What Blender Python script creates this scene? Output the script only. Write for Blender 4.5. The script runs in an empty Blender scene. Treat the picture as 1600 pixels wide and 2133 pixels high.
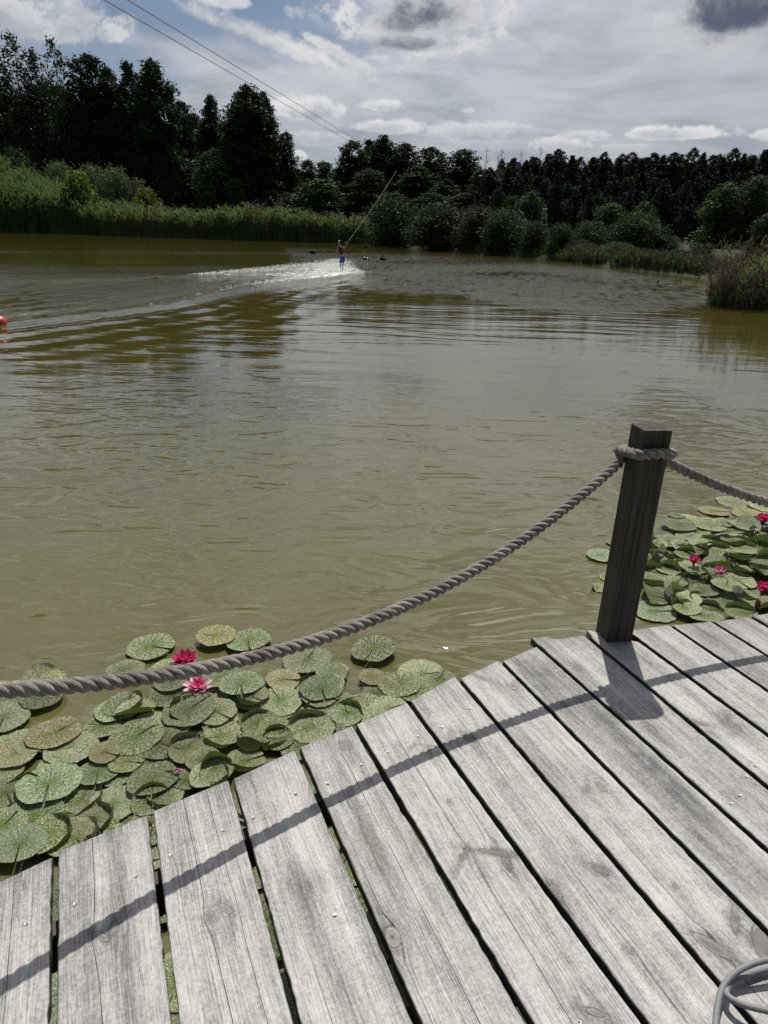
import bpy, math, random
import numpy as np
from mathutils import Vector, Matrix
R = math.radians
S = bpy.context.scene
COL = S.collection
# ------------------------------------------------------------------ camera
F, PITCH, ROLL = 1480.0, R(22.1), R(1.3)          # focal length in photo pixels (1600 x 2133)
CX, CY = 800.0, 1066.5
ZD = 0.65                                          # deck top above the water
CAM = np.array([0.0, 0.0, ZD + 1.6])
_f = np.array([0, math.cos(PITCH), -math.sin(PITCH)]); _r0 = np.array([1.0, 0, 0]); _u0 = np.cross(_r0, _f)
_r = math.cos(ROLL) * _r0 + math.sin(ROLL) * _u0; _u = np.cross(_r, _f)
cam = bpy.data.cameras.new('camera'); co = bpy.data.objects.new('camera', cam); COL.objects.link(co)
co.matrix_world = Matrix(((_r[0], _u[0], -_f[0], CAM[0]), (_r[1], _u[1], -_f[1], CAM[1]), (_r[2], _u[2], -_f[2], CAM[2]), (0, 0, 0, 1)))
cam.sensor_fit = 'VERTICAL'; cam.sensor_height = 36.0; cam.lens = 36.0 * F / 2133.0
cam.clip_start = 0.05; cam.clip_end = 5000
S.camera = co

def ray(px, py):
    return _r * (px - CX) - _u * (py - CY) + _f * F
def at(px, py, z=0.0):                              # where the sight line of a photo pixel meets the height z
    d = ray(px, py); return CAM + d * ((z - CAM[2]) / d[2])
def at_y(px, py, Y):                                # where it meets the distance Y
    d = ray(px, py); return CAM + d * ((Y - CAM[1]) / d[1])
def proj(P):
    q = np.asarray(P, float) - CAM; w = np.maximum(q @ _f, 1e-3); s = F / w
    return CX + s * (q @ _r), CY - s * (q @ _u), w
def aze(px, py):
    d = ray(px, py); d = d / np.linalg.norm(d); return math.atan2(d[0], d[1]), math.asin(d[2])

# ------------------------------------------------------------------ node helpers
class NG:
    def __init__(s, nt): s.nt = nt
    def new(s, t, **kw):
        n = s.nt.nodes.new(t)
        for k, v in kw.items(): setattr(n, k, v)
        return n
    def put(s, sock, v):
        if v is None: return
        if isinstance(v, bpy.types.NodeSocket): s.nt.links.new(v, sock)
        else:
            if sock.type == 'RGBA' and hasattr(v, '__len__') and len(v) == 3: v = (*v, 1)
            sock.default_value = v
    def m(s, op, a, b=None, c=None, clamp=False):
        n = s.new('ShaderNodeMath', operation=op, use_clamp=clamp)
        s.put(n.inputs[0], a); s.put(n.inputs[1], b); s.put(n.inputs[2], c)
        return n.outputs[0]
    def add(s, *a):
        o = a[0]
        for x in a[1:]: o = s.m('ADD', o, x)
        return o
    def mul(s, *a):
        o = a[0]
        for x in a[1:]: o = s.m('MULTIPLY', o, x)
        return o
    def sub(s, a, b): return s.m('SUBTRACT', a, b)
    def mx(s, a, b): return s.m('MAXIMUM', a, b)
    def xyz(s, x=0.0, y=0.0, z=0.0):
        n = s.new('ShaderNodeCombineXYZ'); s.put(n.inputs[0], x); s.put(n.inputs[1], y); s.put(n.inputs[2], z); return n.outputs[0]
    def sep(s, v):
        n = s.new('ShaderNodeSeparateXYZ'); s.put(n.inputs[0], v); return n.outputs
    def noise(s, vec, scale=1.0, detail=2.0, rough=0.5, dist=0.0):
        n = s.new('ShaderNodeTexNoise'); s.put(n.inputs['Vector'], vec); n.inputs['Scale'].default_value = scale
        n.inputs['Detail'].default_value = detail; n.inputs['Roughness'].default_value = rough; n.inputs['Distortion'].default_value = dist
        return n.outputs[0]
    def step(s, v, a, b, lo=0.0, hi=1.0):             # smooth step from a to b
        n = s.new('ShaderNodeMapRange', interpolation_type='SMOOTHSTEP'); s.put(n.inputs[0], v)
        for i, x in enumerate((a, b, lo, hi)): s.put(n.inputs[1 + i], x)
        return n.outputs[0]
    def lin(s, v, a, b, lo=0.0, hi=1.0):
        n = s.new('ShaderNodeMapRange'); s.put(n.inputs[0], v)
        for i, x in enumerate((a, b, lo, hi)): s.put(n.inputs[1 + i], x)
        return n.outputs[0]
    def mix(s, f, a, b):
        n = s.new('ShaderNodeMix', data_type='RGBA'); s.put(n.inputs[0], f); s.put(n.inputs[6], a); s.put(n.inputs[7], b); return n.outputs[2]
    def attr(s, name): return s.new('ShaderNodeAttribute', attribute_name=name).outputs['Fac']
    def bump(s, h, dist=1.0, strength=1.0):
        n = s.new('ShaderNodeBump'); s.put(n.inputs['Height'], h); n.inputs['Distance'].default_value = dist; n.inputs['Strength'].default_value = strength
        return n.outputs[0]

# ------------------------------------------------------------------ sun and sky
SUN_AZ, SUN_EL = R(9.6), R(60.4)                   # nearly straight ahead and high: shadows fall towards the viewer
LS = Vector((math.sin(SUN_AZ) * math.cos(SUN_EL), math.cos(SUN_AZ) * math.cos(SUN_EL), math.sin(SUN_EL)))
sl = bpy.data.lights.new('sun', 'SUN'); sl.energy = 4.9; sl.angle = R(0.53); sl.color = (1.0, 0.96, 0.90)
so = bpy.data.objects.new('sun', sl); COL.objects.link(so); so.rotation_euler = LS.to_track_quat('Z', 'Y').to_euler()
S.view_settings.view_transform = 'Standard'; S.view_settings.look = 'None'; S.view_settings.exposure = 0.0; S.view_settings.gamma = 1.0
S.render.engine = 'CYCLES'; S.cycles.max_bounces = 8; S.cycles.diffuse_bounces = 3; S.cycles.glossy_bounces = 4; S.cycles.transparent_max_bounces = 8
S.cycles.caustics_reflective = False; S.cycles.caustics_refractive = False

W = bpy.data.worlds.new("World"); S.world = W; W.use_nodes = True
def build_world():
    nt = W.node_tree; nt.nodes.clear(); g = NG(nt)
    sky = g.new('ShaderNodeTexSky', sky_type='NISHITA', sun_disc=False, sun_elevation=SUN_EL, sun_rotation=SUN_AZ)
    sky.air_density = 1.0; sky.dust_density = .6; sky.ozone_density = 3.0
    b1 = g.new('ShaderNodeBackground'); g.put(b1.inputs[0], sky.outputs[0]); b1.inputs[1].default_value = 0.055
    D = g.new('ShaderNodeTexCoord').outputs['Generated']
    x, y, z = g.sep(D)
    az = g.m('ARCTAN2', x, y); el = g.m('ARCSINE', z)
    zz = g.add(g.mx(z, 0.0), 0.10)
    P = g.xyz(g.m('DIVIDE', x, zz), g.m('DIVIDE', y, zz), 3.0)
    n1 = g.noise(P, 0.55, 6, 0.55, 0.4); n2 = g.noise(P, 1.7, 7, 0.6, 0.6)
    PA = g.xyz(g.mul(az, 1.0), g.mul(el, 1.35), 7.3)
    w1 = g.noise(PA, 11.0, 8, 0.66, .3); w2 = g.noise(PA, 34.0, 7, 0.66, .4); w3 = g.noise(g.xyz(az, g.mul(el, 1.9), 2.1), 13.0, 5, 0.55)
    def blob(px, py, wx, wy, rot=0.0):              # a soft ellipse in the sky, distance from its centre in its own radii
        a0, e0 = aze(px, py); k = 1 / F
        da = g.sub(az, a0); de = g.sub(el, e0)
        if rot:
            c, s_ = math.cos(rot), math.sin(rot)
            da, de = g.add(g.mul(da, c), g.mul(de, s_)), g.sub(g.mul(de, c), g.mul(da, s_))
        u = g.mul(da, 1 / (wx * k)); v = g.mul(de, 1 / (wy * k))
        d = g.m('SQRT', g.add(g.mul(u, u), g.mul(v, v)))
        return d, u, v
    # high thin veil with blue openings
    open_ = None
    for (px, py, wx, wy, st) in ((400, 10, 330, 75, 1.0), (620, 85, 240, 60, .8), (230, 150, 200, 90, .75), (350, 260, 150, 90, .35), (640, 340, 90, 60, .6), (690, 30, 110, 60, .6), (250, 70, 170, 60, .5)):
        d, _, _ = blob(px, py, wx, wy); f = g.mul(g.step(d, 1.25, 0.1), st)
        open_ = f if open_ is None else g.mx(open_, f)
    veil = g.add(g.mul(n1, 0.85), g.mul(n2, 0.42), g.mul(w1, .35), 0.12)
    veil = g.sub(veil, g.mul(open_, 0.62))
    veil = g.step(veil, 0.38, 0.95, 0.12, 1.0)
    ft = g.add(g.mul(n2, .55), g.mul(w3, .3), g.mul(n1, .25))
    vcol = g.mix(g.step(ft, 0.38, 0.72), (.245, .285, .355), (.455, .478, .52))
    # the far right is a flatter grey lilac
    fr = g.mul(g.step(az, -0.05, 0.42), .5)
    vcol = g.mix(fr, vcol, (.355, .37, .415))
    col, alpha = vcol, veil
    def cumulus(px, py, wx, wy, top, base, soft=.35, amp=1.5, rot=0.0, lift=.15, fill=1.0):
        nonlocal col, alpha
        d, u, v = blob(px, py, wx, wy, rot)
        nz = g.add(g.mul(g.sub(w1, .5), amp * 1.35), g.mul(g.sub(w2, .5), amp * .95))
        # flat base: below the centre the ellipse falls away faster
        dd = g.add(d, g.mul(g.step(v, 0.0, -.7), .35), g.mul(nz, -1.0))
        mk = g.mul(g.step(dd, 1.05, 1.05 - soft), fill)
        edge = g.step(dd, 0.35, 1.0)
        sh = g.add(g.mul(v, .40), g.mul(edge, .50), g.mul(g.sub(w3, .5), 1.5), g.mul(g.sub(w2, .5), 1.3), lift)
        cc = g.mix(g.step(sh, -.25, .75), base, top)
        col = g.mix(mk, col, cc); alpha = g.mx(alpha, mk)
    wt, gr = (.66, .665, .67), (.27, .305, .365)
    cumulus(70, 45, 150, 55, (.62, .63, .645), (.33, .36, .42), .6)
    cumulus(145, 22, 60, 22, (.5, .52, .56), (.36, .4, .47), .9)
    cumulus(470, 5, 70, 22, wt, (.42, .46, .52), .8)
    cumulus(640, 30, 70, 34, (.5, .53, .58), (.36, .42, .5), 1.0, 2.2)
    cumulus(560, 85, 240, 30, (.6, .6, .61), (.42, .44, .48), .9, 1.4, -.28)
    cumulus(700, 110, 90, 18, (.66, .66, .66), (.45, .46, .5), .7, 1.2, -.4)
    cumulus(1390, 45, 60, 25, (.55, .56, .58), (.4, .42, .46), 1.0, 1.4, fill=.7)
    cumulus(1000, 110, 130, 40, (.55, .56, .57), (.38, .40, .44), 1.1, 1.6, fill=.6)
    cumulus(640, 232, 80, 30, wt, gr, .45); cumulus(640, 290, 75, 17, (.6, .61, .63), (.36, .4, .45), .6)
    cumulus(795, 222, 48, 14, wt, gr, .5); cumulus(810, 268, 90, 18, wt, (.38, .41, .46), .5)
    cumulus(990, 280, 120, 20, (.56, .58, .61), (.27, .31, .37), .5); cumulus(625, 325, 18, 12, wt, (.5, .52, .55), .5)
    cumulus(1225, 284, 55, 13, (.55, .57, .6), (.36, .4, .45), .5); cumulus(1170, 304, 60, 16, wt, (.4, .43, .48), .5)
    cumulus(1410, 280, 115, 17, (.68, .68, .69), (.32, .36, .42), .4); cumulus(1310, 308, 45, 10, (.5, .52, .55), (.36, .4, .45), .6)
    cumulus(1600, 282, 35, 12, wt, (.38, .41, .46), .5); cumulus(975, 231, 12, 5, (.55, .57, .6), (.45, .47, .5), .7)
    # above the frame the cover breaks up towards the zenith
    zen = g.step(el, 0.36, .85); brk = g.step(g.add(g.mul(n1, .6), g.mul(n2, .5)), .46, .62)
    alpha = g.mul(alpha, g.sub(1.0, g.mul(zen, g.sub(1.0, g.mul(brk, .95)))))
    dt = g.new('ShaderNodeVectorMath', operation='DOT_PRODUCT'); g.put(dt.inputs[0], D); dt.inputs[1].default_value = tuple(LS)
    ang = g.mul(g.m('ARCCOSINE', dt.outputs['Value']), 180 / math.pi / 24.0)     # thin cloud round the sun is far brighter
    hi = g.step(el, .24, .5); mot = g.step(g.add(g.mul(n1, .45), g.mul(n2, .65)), .38, .68, g.lin(hi, 0, 1, .75, .04), g.lin(hi, 0, 1, 1.35, 1.7))
    glow = g.mul(g.m('EXPONENT', g.mul(g.m('POWER', ang, 1.62), -1.0)), mot)
    lum = g.new('ShaderNodeMix', data_type='RGBA', blend_type='ADD'); lum.inputs[0].default_value = 1.0
    g.put(lum.inputs[6], col); gl3 = g.new('ShaderNodeVectorMath', operation='SCALE'); gl3.inputs[0].default_value = (3.0, 2.95, 2.85); g.put(gl3.inputs['Scale'], glow); g.put(lum.inputs[7], gl3.outputs[0])
    col = lum.outputs[2]; alpha = g.mx(alpha, g.m('MULTIPLY', glow, 2.0, clamp=True))
    cumulus(845, 55, 185, 95, (.76, .76, .77), (.52, .54, .575), .6, 1.6, 0, .25)
    cumulus(872, 36, 135, 62, (.60, .61, .635), (.135, .158, .205), .85, 1.35, 0, -.22)
    cumulus(845, 92, 110, 24, (.5, .52, .55), (.15, .175, .22), .9, 1.4, 0, -.05)
    cumulus(1530, 40, 190, 80, (.60, .605, .62), (.44, .46, .50), .9, 1.5, 0, .2)
    cumulus(1550, 26, 135, 46, (.40, .43, .48), (.10, .122, .17), .75, 1.2, 0, -.25)
    cumulus(1690, -190, 330, 190, (.34, .37, .42), (.11, .135, .18), .9, 1.3, 0, -.25)
    cumulus(150, -260, 420, 130, (.26, .33, .44), (.14, .20, .32), .9, 1.2, 0, -.1)
    back = g.step(y, .25, -.4); col = g.mix(back, col, (.14, .165, .21))
    b2 = g.new('ShaderNodeBackground'); g.put(b2.inputs[0], col); b2.inputs[1].default_value = 1.0
    ms = g.new('ShaderNodeMixShader'); g.put(ms.inputs[0], alpha); nt.links.new(b1.outputs[0], ms.inputs[1]); nt.links.new(b2.outputs[0], ms.inputs[2])
    o = g.new('ShaderNodeOutputWorld'); nt.links.new(ms.outputs[0], o.inputs[0])
build_world()

# ------------------------------------------------------------------ object helpers
def link_mesh(name, V, Fc, mat, parent=None, attrs=None, smooth=False, loc=None):
    me = bpy.data.meshes.new(name)
    V = np.asarray(V, float)
    if isinstance(Fc, np.ndarray): Fc = Fc.tolist()
    me.from_pydata(V.tolist(), [], Fc); me.update()
    for m_ in (mat if isinstance(mat, (list, tuple)) else [mat]): me.materials.append(m_)
    for k, a in (attrs or {}).items():
        at_ = me.attributes.new(k, 'FLOAT', 'POINT'); at_.data.foreach_set('value', np.asarray(a, np.float32))
    if smooth: me.polygons.foreach_set('use_smooth', np.ones(len(me.polygons), bool))
    o = bpy.data.objects.new(name, me); COL.objects.link(o)
    if loc is not None: o.location = loc
    if parent: o.parent = parent
    return o
def tag(o, label=None, cat=None, group=None, kind=None):
    if label: o['label'] = label
    if cat: o['category'] = cat
    if group: o['group'] = group
    if kind: o['kind'] = kind
    return o
def empty(name, loc=(0, 0, 0), rz=0.0):
    o = bpy.data.objects.new(name, None); COL.objects.link(o); o.location = loc; o.rotation_euler = (0, 0, rz); o.empty_display_size = .1; return o
def dup(o, parent=None):
    c = o.copy(); COL.objects.link(c)
    if parent: c.parent = parent
    for ch in list(o.children): dup(ch, c)
    return c
class MB:                                            # a mesh being collected
    def __init__(s): s.v = []; s.f = []
    def add(s, V, Fc):
        n = len(s.v); s.v += [tuple(p) for p in V]; s.f += [[i + n for i in q] for q in Fc]
    def box(s, c, h, rz=0.0, rot=None):
        M = rot if rot is not None else Matrix.Rotation(rz, 3, 'Z')
        V = [tuple(Vector(c) + M @ Vector((sx * h[0], sy * h[1], sz * h[2]))) for sx in (-1, 1) for sy in (-1, 1) for sz in (-1, 1)]
        s.add(V, [(0, 1, 3, 2), (4, 6, 7, 5), (0, 4, 5, 1), (2, 3, 7, 6), (0, 2, 6, 4), (1, 5, 7, 3)])
    def tube(s, pts, rad, n=8, cap=True):
        pts = [Vector(p) for p in pts]; rad = rad if hasattr(rad, '__len__') else [rad] * len(pts)
        up = Vector((0.31, .2, .93)).normalized(); V = []; Fc = []
        for i, p in enumerate(pts):
            t = (pts[min(i + 1, len(pts) - 1)] - pts[max(i - 1, 0)]).normalized()
            a = t.cross(up)
            a = a.normalized() if a.length > 1e-4 else t.orthogonal().normalized()
            b = t.cross(a)
            for k in range(n):
                q = 2 * math.pi * k / n; V.append(p + (a * math.cos(q) + b * math.sin(q)) * rad[i])
        for i in range(len(pts) - 1):
            for k in range(n): Fc.append((i * n + k, i * n + (k + 1) % n, (i + 1) * n + (k + 1) % n, (i + 1) * n + k))
        if cap: Fc.append(tuple(range(n))[::-1]); Fc.append(tuple(range((len(pts) - 1) * n, len(pts) * n)))
        s.add(V, Fc)
    def build(s, name, mat, parent=None, smooth=False, loc=None, attrs=None):
        return link_mesh(name, np.array(s.v), s.f, mat, parent, attrs, smooth, loc)

def material(name):
    m = bpy.data.materials.new(name); m.use_nodes = True; nt = m.node_tree; nt.nodes.clear(); g = NG(nt)
    o = g.new('ShaderNodeOutputMaterial'); return m, g, o
def principled(g, o, col, rough=.6, normal=None, spec=None, **kw):
    p = g.new('ShaderNodeBsdfPrincipled'); g.put(p.inputs['Base Color'], col); g.put(p.inputs['Roughness'], rough)
    if normal is not None: g.put(p.inputs['Normal'], normal)
    if spec is not None: g.put(p.inputs['Specular IOR Level'], spec)
    for k, v in kw.items(): g.put(p.inputs[k], v)
    if o: g.nt.links.new(p.outputs[0], o.inputs[0])
    return p
def simple_mat(name, c1, c2, scale=6.0, rough=.6, spec=.4, stretch=(1, 1, 1), bump=0.0):
    m, g, o = material(name)
    p = g.new('ShaderNodeTexCoord').outputs['Object']
    mp = g.new('ShaderNodeMapping'); g.put(mp.inputs[0], p); mp.inputs['Scale'].default_value = stretch
    n = g.noise(mp.outputs[0], scale, 4, .6)
    nb = g.bump(n, bump) if bump else None
    principled(g, o, g.mix(g.step(n, .3, .7), c1, c2), rough, nb, spec); return m
def leaf_mat(name, c1, c2, trans=.25, scale=.35):
    m, g, o = material(name)
    pos = g.new('ShaderNodeNewGeometry').outputs['Position']
    n = g.noise(pos, scale, 3, .6); n2 = g.noise(pos, scale * 9, 2, .6)
    rnd = g.new('ShaderNodeObjectInfo').outputs['Random']
    c = g.mix(g.step(g.add(g.mul(n, .6), g.mul(n2, .5)), .38, .72), c1, c2)
    hs = g.new('ShaderNodeHueSaturation'); g.put(hs.inputs['Color'], c); g.put(hs.inputs['Value'], g.lin(rnd, 0, 1, .8, 1.25)); g.put(hs.inputs['Hue'], g.lin(rnd, 0, 1, .485, .51))
    d = g.new('ShaderNodeBsdfDiffuse'); g.put(d.inputs[0], hs.outputs[0])
    t = g.new('ShaderNodeBsdfTranslucent'); g.put(t.inputs[0], hs.outputs[0])
    gl = g.new('ShaderNodeBsdfGlossy'); gl.inputs[0].default_value = (.5, .5, .5, 1); gl.inputs['Roughness'].default_value = .5
    a = g.new('ShaderNodeMixShader'); a.inputs[0].default_value = trans; g.nt.links.new(d.outputs[0], a.inputs[1]); g.nt.links.new(t.outputs[0], a.inputs[2])
    b = g.new('ShaderNodeMixShader'); b.inputs[0].default_value = .025; g.nt.links.new(a.outputs[0], b.inputs[1]); g.nt.links.new(gl.outputs[0], b.inputs[2])
    g.nt.links.new(b.outputs[0], o.inputs[0]); return m

M = {}
M['bark'] = simple_mat('bark', (.035, .03, .025), (.09, .08, .07), 2.0, .9, .2, (3, 3, .6))
M['pine_bark'] = simple_mat('pine_bark', (.05, .035, .028), (.12, .075, .055), 2.0, .9, .2, (3, 3, .6))
M['dead_wood'] = simple_mat('dead_wood', (.16, .15, .14), (.3, .28, .27), 2.0, .9, .2)
M['alder'] = leaf_mat('alder_leaves', (.018, .034, .010), (.040, .066, .020), .22)
M['poplar'] = leaf_mat('poplar_leaves', (.024, .040, .014), (.05, .074, .026), .22)
M['greener'] = leaf_mat('greener_leaves', (.025, .047, .012), (.052, .085, .021), .26)
M['bush'] = leaf_mat('bush_leaves', (.022, .040, .011), (.048, .078, .021), .24)
M['willow'] = leaf_mat('willow_leaves', (.075, .105, .042), (.13, .165, .072), .28)
M['elder'] = leaf_mat('elder_leaves', (.085, .125, .020), (.155, .19, .035), .32)
M['blossom'] = simple_mat('elder_blossom', (.5, .5, .25), (.65, .63, .38), 3, .8, .2)
M['needle'] = leaf_mat('pine_needles', (.013, .024, .013), (.028, .044, .022), .06)
M['reed'] = leaf_mat('reed_leaves', (.078, .125, .024), (.15, .205, .048), .4, .8)
M['reed_dark'] = leaf_mat('tall_reed_leaves', (.075, .125, .036), (.14, .195, .068), .36, .8)
M['reed_dry'] = leaf_mat('dry_reed', (.085, .066, .04), (.165, .13, .085), .2, 1.2)
M['plume'] = leaf_mat('reed_plumes', (.075, .062, .045), (.13, .105, .08), .25, 1.0)
M['reed_far'] = leaf_mat('far_reed_leaves', (.040, .066, .018), (.078, .112, .034), .28, .8)
RFM = [M['reed_far'], M['reed_far'], M['reed'], M['plume']]

# ------------------------------------------------------------------ the setting: land
LAKE = [(-120, 100), (-75, 104), (-53.7, 104.6), (-42.5, 103.9), (-29.1, 95.4), (-15.1, 90.8), (-2.4, 88.7), (.4, 80), (2.6, 72.3), (7.6, 63.7), (12.1, 56.4), (14.2, 45.7), (16.0, 39.1), (14.5, 30), (11.4, 24), (11.8, 19.5), (13.4, 17), (14, 9), (14, -4), (4, -7), (-10, -8), (-40, -10), (-90, 20), (-130, 60)]
def poly_sd(x, y, poly):                             # signed distance, positive outside
    x = np.asarray(x, float); y = np.asarray(y, float); d = np.full(x.shape, 1e9); ins = np.zeros(x.shape, bool); n = len(poly)
    for i in range(n):
        ax, ay = poly[i]; bx, by = poly[(i + 1) % n]; ex, ey = bx - ax, by - ay
        t = np.clip(((x - ax) * ex + (y - ay) * ey) / (ex * ex + ey * ey + 1e-12), 0, 1)
        d = np.minimum(d, np.hypot(x - ax - t * ex, y - ay - t * ey))
        c = ((ay > y) != (by > y)) & (x < ex * (y - ay) / (ey + 1e-12 if ey == 0 else ey) + ax); ins ^= c
    return np.where(ins, -d, d)
def ground_z(x, y):
    x = np.asarray(x, float); y = np.asarray(y, float)
    sd = poly_sd(x, y, LAKE)
    z = np.where(sd < 0, np.maximum(-1.2, sd * .5) , np.minimum(.35, sd * .5) + np.clip(sd - .7, 0, 12) * .05)
    z = z + np.where(sd > 0, 3.6 * np.exp(-((x + 57) / 8) ** 2 - ((y - 112) / 6) ** 2), 0)
    return z
def build_ground():
    xs = np.concatenate([[-900, -500, -300, -200, -150, -110], np.arange(-90, 62, 1.0), [70, 85, 110, 150, 200, 300, 500, 900]])
    ys = np.concatenate([[-300, -120, -60, -30], np.arange(-16, 136, 1.0), [145, 165, 200, 260, 400, 700, 1200]])
    X, Y = np.meshgrid(xs, ys); Z = ground_z(X, Y)
    V = np.stack([X.ravel(), Y.ravel(), Z.ravel()], 1); nx, ny = len(xs), len(ys)
    i = np.arange(nx * ny).reshape(ny, nx); Fc = np.stack([i[:-1, :-1].ravel(), i[:-1, 1:].ravel(), i[1:, 1:].ravel(), i[1:, :-1].ravel()], 1)
    m, g, o = material('grassy_ground'); pos = g.new('ShaderNodeNewGeometry').outputs['Position']
    n = g.noise(pos, .6, 4, .6); n2 = g.noise(pos, 7, 3, .6)
    c = g.mix(g.step(n, .35, .65), (.022, .03, .010), (.045, .055, .018)); c = g.mix(g.step(n2, .45, .8), c, (.05, .042, .025))
    principled(g, o, c, .9, g.bump(n2, .15), .2)
    tag(link_mesh('ground', V, Fc, m, smooth=True), kind='structure')
build_ground()

# ------------------------------------------------------------------ the setting: water
def seg_dist(px, py, pts):
    d = np.full(px.shape, 1e9); tt = np.zeros(px.shape); L = len(pts) - 1
    for i in range(L):
        ax, ay = pts[i]; bx, by = pts[i + 1]; ex, ey = bx - ax, by - ay
        t = np.clip(((px - ax) * ex + (py - ay) * ey) / (ex * ex + ey * ey), 0, 1)
        q = np.hypot(px - ax - t * ex, py - ay - t * ey); k = q < d; d = np.where(k, q, d); tt = np.where(k, (i + t) / L, tt)
    return d, tt
def wpts(p): return [tuple(at(a, b, 0)[:2]) for a, b in p]
WAKE_UP = wpts([(742, 568), (700, 566), (640, 562), (560, 566), (460, 571), (390, 574), (280, 579), (120, 583), (0, 586)])
WAKE_LO = wpts([(735, 571), (690, 577), (640, 584), (590, 589), (520, 597), (440, 612), (330, 637), (200, 653), (60, 668), (-80, 684)])
def build_water():
    ys = [-30, -12, -5, -2, 0]; y = .4
    while y < 112: ys.append(y); y += max(.05, .0115 * y)
    ys = np.array(ys); c = np.concatenate([[-6, -3, -1.8, -1.25], np.linspace(-1, 1, 300), [1.25, 1.8, 3, 6]])
    Yv, Cv = np.meshgrid(ys, c, indexing='ij'); X = Cv * (.62 * np.maximum(Yv, 0) + 3.5); X = np.clip(X, -128, 30)
    Z = np.zeros_like(X); P = np.stack([X, Yv, Z], -1)
    px, py, w = proj(P.reshape(-1, 3)); px = px.reshape(X.shape); py = py.reshape(X.shape); front = (Yv > 1)
    dU, tU = seg_dist(X, Yv, WAKE_UP); dL, tL = seg_dist(X, Yv, WAKE_LO)
    def sm(a, lo, hi): t = np.clip((a - lo) / (hi - lo), 0, 1); return t * t * (3 - 2 * t)
    def mask(poly, soft): return sm(-poly_sd(px, py, poly), -soft, soft) * front
    foam = np.exp(-(dU / (.24 + .45 * (1 - tU) ** 3 * np.clip(tU * 9, .25, 1))) ** 2) * np.clip(1.0 - 1.35 * tU, 0, 1) + np.exp(-(dL / (.24 + .45 * (1 - tL) ** 3 * np.clip(tL * 9, .25, 1))) ** 2) * np.clip(1.0 - 1.6 * tL, 0, 1)
    core = mask([(430, 573), (560, 566), (640, 560), (742, 562), (748, 572), (690, 582), (600, 592), (520, 594), (600, 580)], 7)
    foam = np.maximum(foam, (.56 * core))
    foam = np.maximum(foam, .56 * np.exp(-(dL / .20) ** 2) * np.clip(1 - np.abs(tL - .50) / .48, 0, 1))
    foam = np.maximum(foam, .50 * np.exp(-(dU / .22) ** 2) * np.clip(1 - np.abs(tU - .6) / .45, 0, 1))
    r1 = mask([(-200, 570), (350, 566), (700, 562), (745, 572), (600, 600), (470, 618), (330, 640), (150, 660), (-200, 690)], 10)
    r2 = mask([(590, 517), (900, 524), (1150, 546), (1500, 596), (1480, 625), (1300, 650), (1120, 640), (960, 606), (760, 598), (700, 560), (610, 540)], 16)
    r3 = mask([(-200, 517), (300, 521), (620, 526), (620, 531), (300, 530), (-200, 527)], 4) * .7
    r4 = mask([(-200, 547), (400, 553), (660, 552), (660, 563), (400, 566), (-200, 572)], 6) * .6
    micro = np.clip(np.maximum.reduce([r1 * .8, r2, r3, r4, .22 * sm(Yv, 30, 50)]), 0, 1)
    swell = sm(Yv, 6, 15) * .92 + .08
    swell = swell * (1 - .55 * sm(Yv, 38, 70)) * (1 - .25 * micro)
    near = 1 - sm(Yv, 5, 13)
    # the two raised arms of the wake, and the smaller waves that follow behind the near one
    Z += .09 * np.exp(-(dL / .45) ** 2) * np.clip(1.3 - tL, .25, 1) + .07 * np.exp(-(dU / .4) ** 2) * np.clip(1.2 - tU, .2, 1)
    k = np.exp(-dL / 2.2) * sm(Yv, 8, 14); Z += .03 * np.sin(dL * 5.5) * k
    V = np.stack([X.ravel(), Yv.ravel(), Z.ravel()], 1); ny, nx = X.shape
    i = np.arange(nx * ny).reshape(ny, nx); Fc = np.stack([i[:-1, :-1].ravel(), i[:-1, 1:].ravel(), i[1:, 1:].ravel(), i[1:, :-1].ravel()], 1)
    m, g, o = material('lake_water'); pos = g.new('ShaderNodeNewGeometry').outputs['Position']
    x, y_, z = g.sep(pos)
    wn = g.noise(pos, .35, 2); xx = g.add(x, g.mul(wn, 1.2)); yy = g.add(y_, g.mul(x, .10), g.mul(wn, .8))
    sw = g.noise(g.xyz(g.mul(xx, .42), g.mul(yy, 1.45), 0), 1.0, 1.5, .5, .3)
    s2 = g.noise(g.xyz(g.mul(xx, 1.3), g.mul(yy, 4.2), 4), 1.0, 2, .5, .2)
    mi = g.noise(g.xyz(g.mul(x, 4.5), g.mul(y_, 9.0), 9), 1.0, 3, .6)
    nr = g.noise(g.xyz(g.mul(x, 1.25), g.mul(y_, 2.6), 2), 1.0, 2, .5, 1.3)
    patch = g.step(g.noise(g.xyz(g.mul(x, .10), g.mul(y_, .22), 6), 1.0, 2), .40, .60, .55, 1.25)
    nr2 = g.noise(g.xyz(g.mul(x, 4.5), g.mul(y_, 9.0), 12), 1.0, 2, .55, 1.0)
    gust = g.step(g.add(g.mul(g.noise(g.xyz(g.mul(x, 3.0), g.mul(y_, .85), 13), 1.0, 4, .78), .8), g.mul(g.noise(g.xyz(g.mul(x, .12), g.mul(y_, .10), 14), 1.0, 2), .5)), (.56), .74, .16, 1.6)
    aS, aM, aN = g.attr('swell'), g.attr('micro'), g.attr('nearness')
    h = g.add(g.mul(sw, aS, patch, .018), g.mul(s2, aS, patch, .0045), g.mul(mi, g.add(g.mul(aM, gust, .021), g.mul(aS, .0015))), g.mul(nr, aN, .033), g.mul(nr2, g.add(g.mul(aN, .6), g.mul(aS, .2)), .0055))
    nb = g.bump(h, 1.0)
    mud = g.noise(pos, .5, 3, .6, .5)
    base = g.mix(g.step(mud, .35, .65), (.047, .040, .007), (.061, .052, .011))
    base = g.mix(aN, base, (.086, .079, .027))
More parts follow.
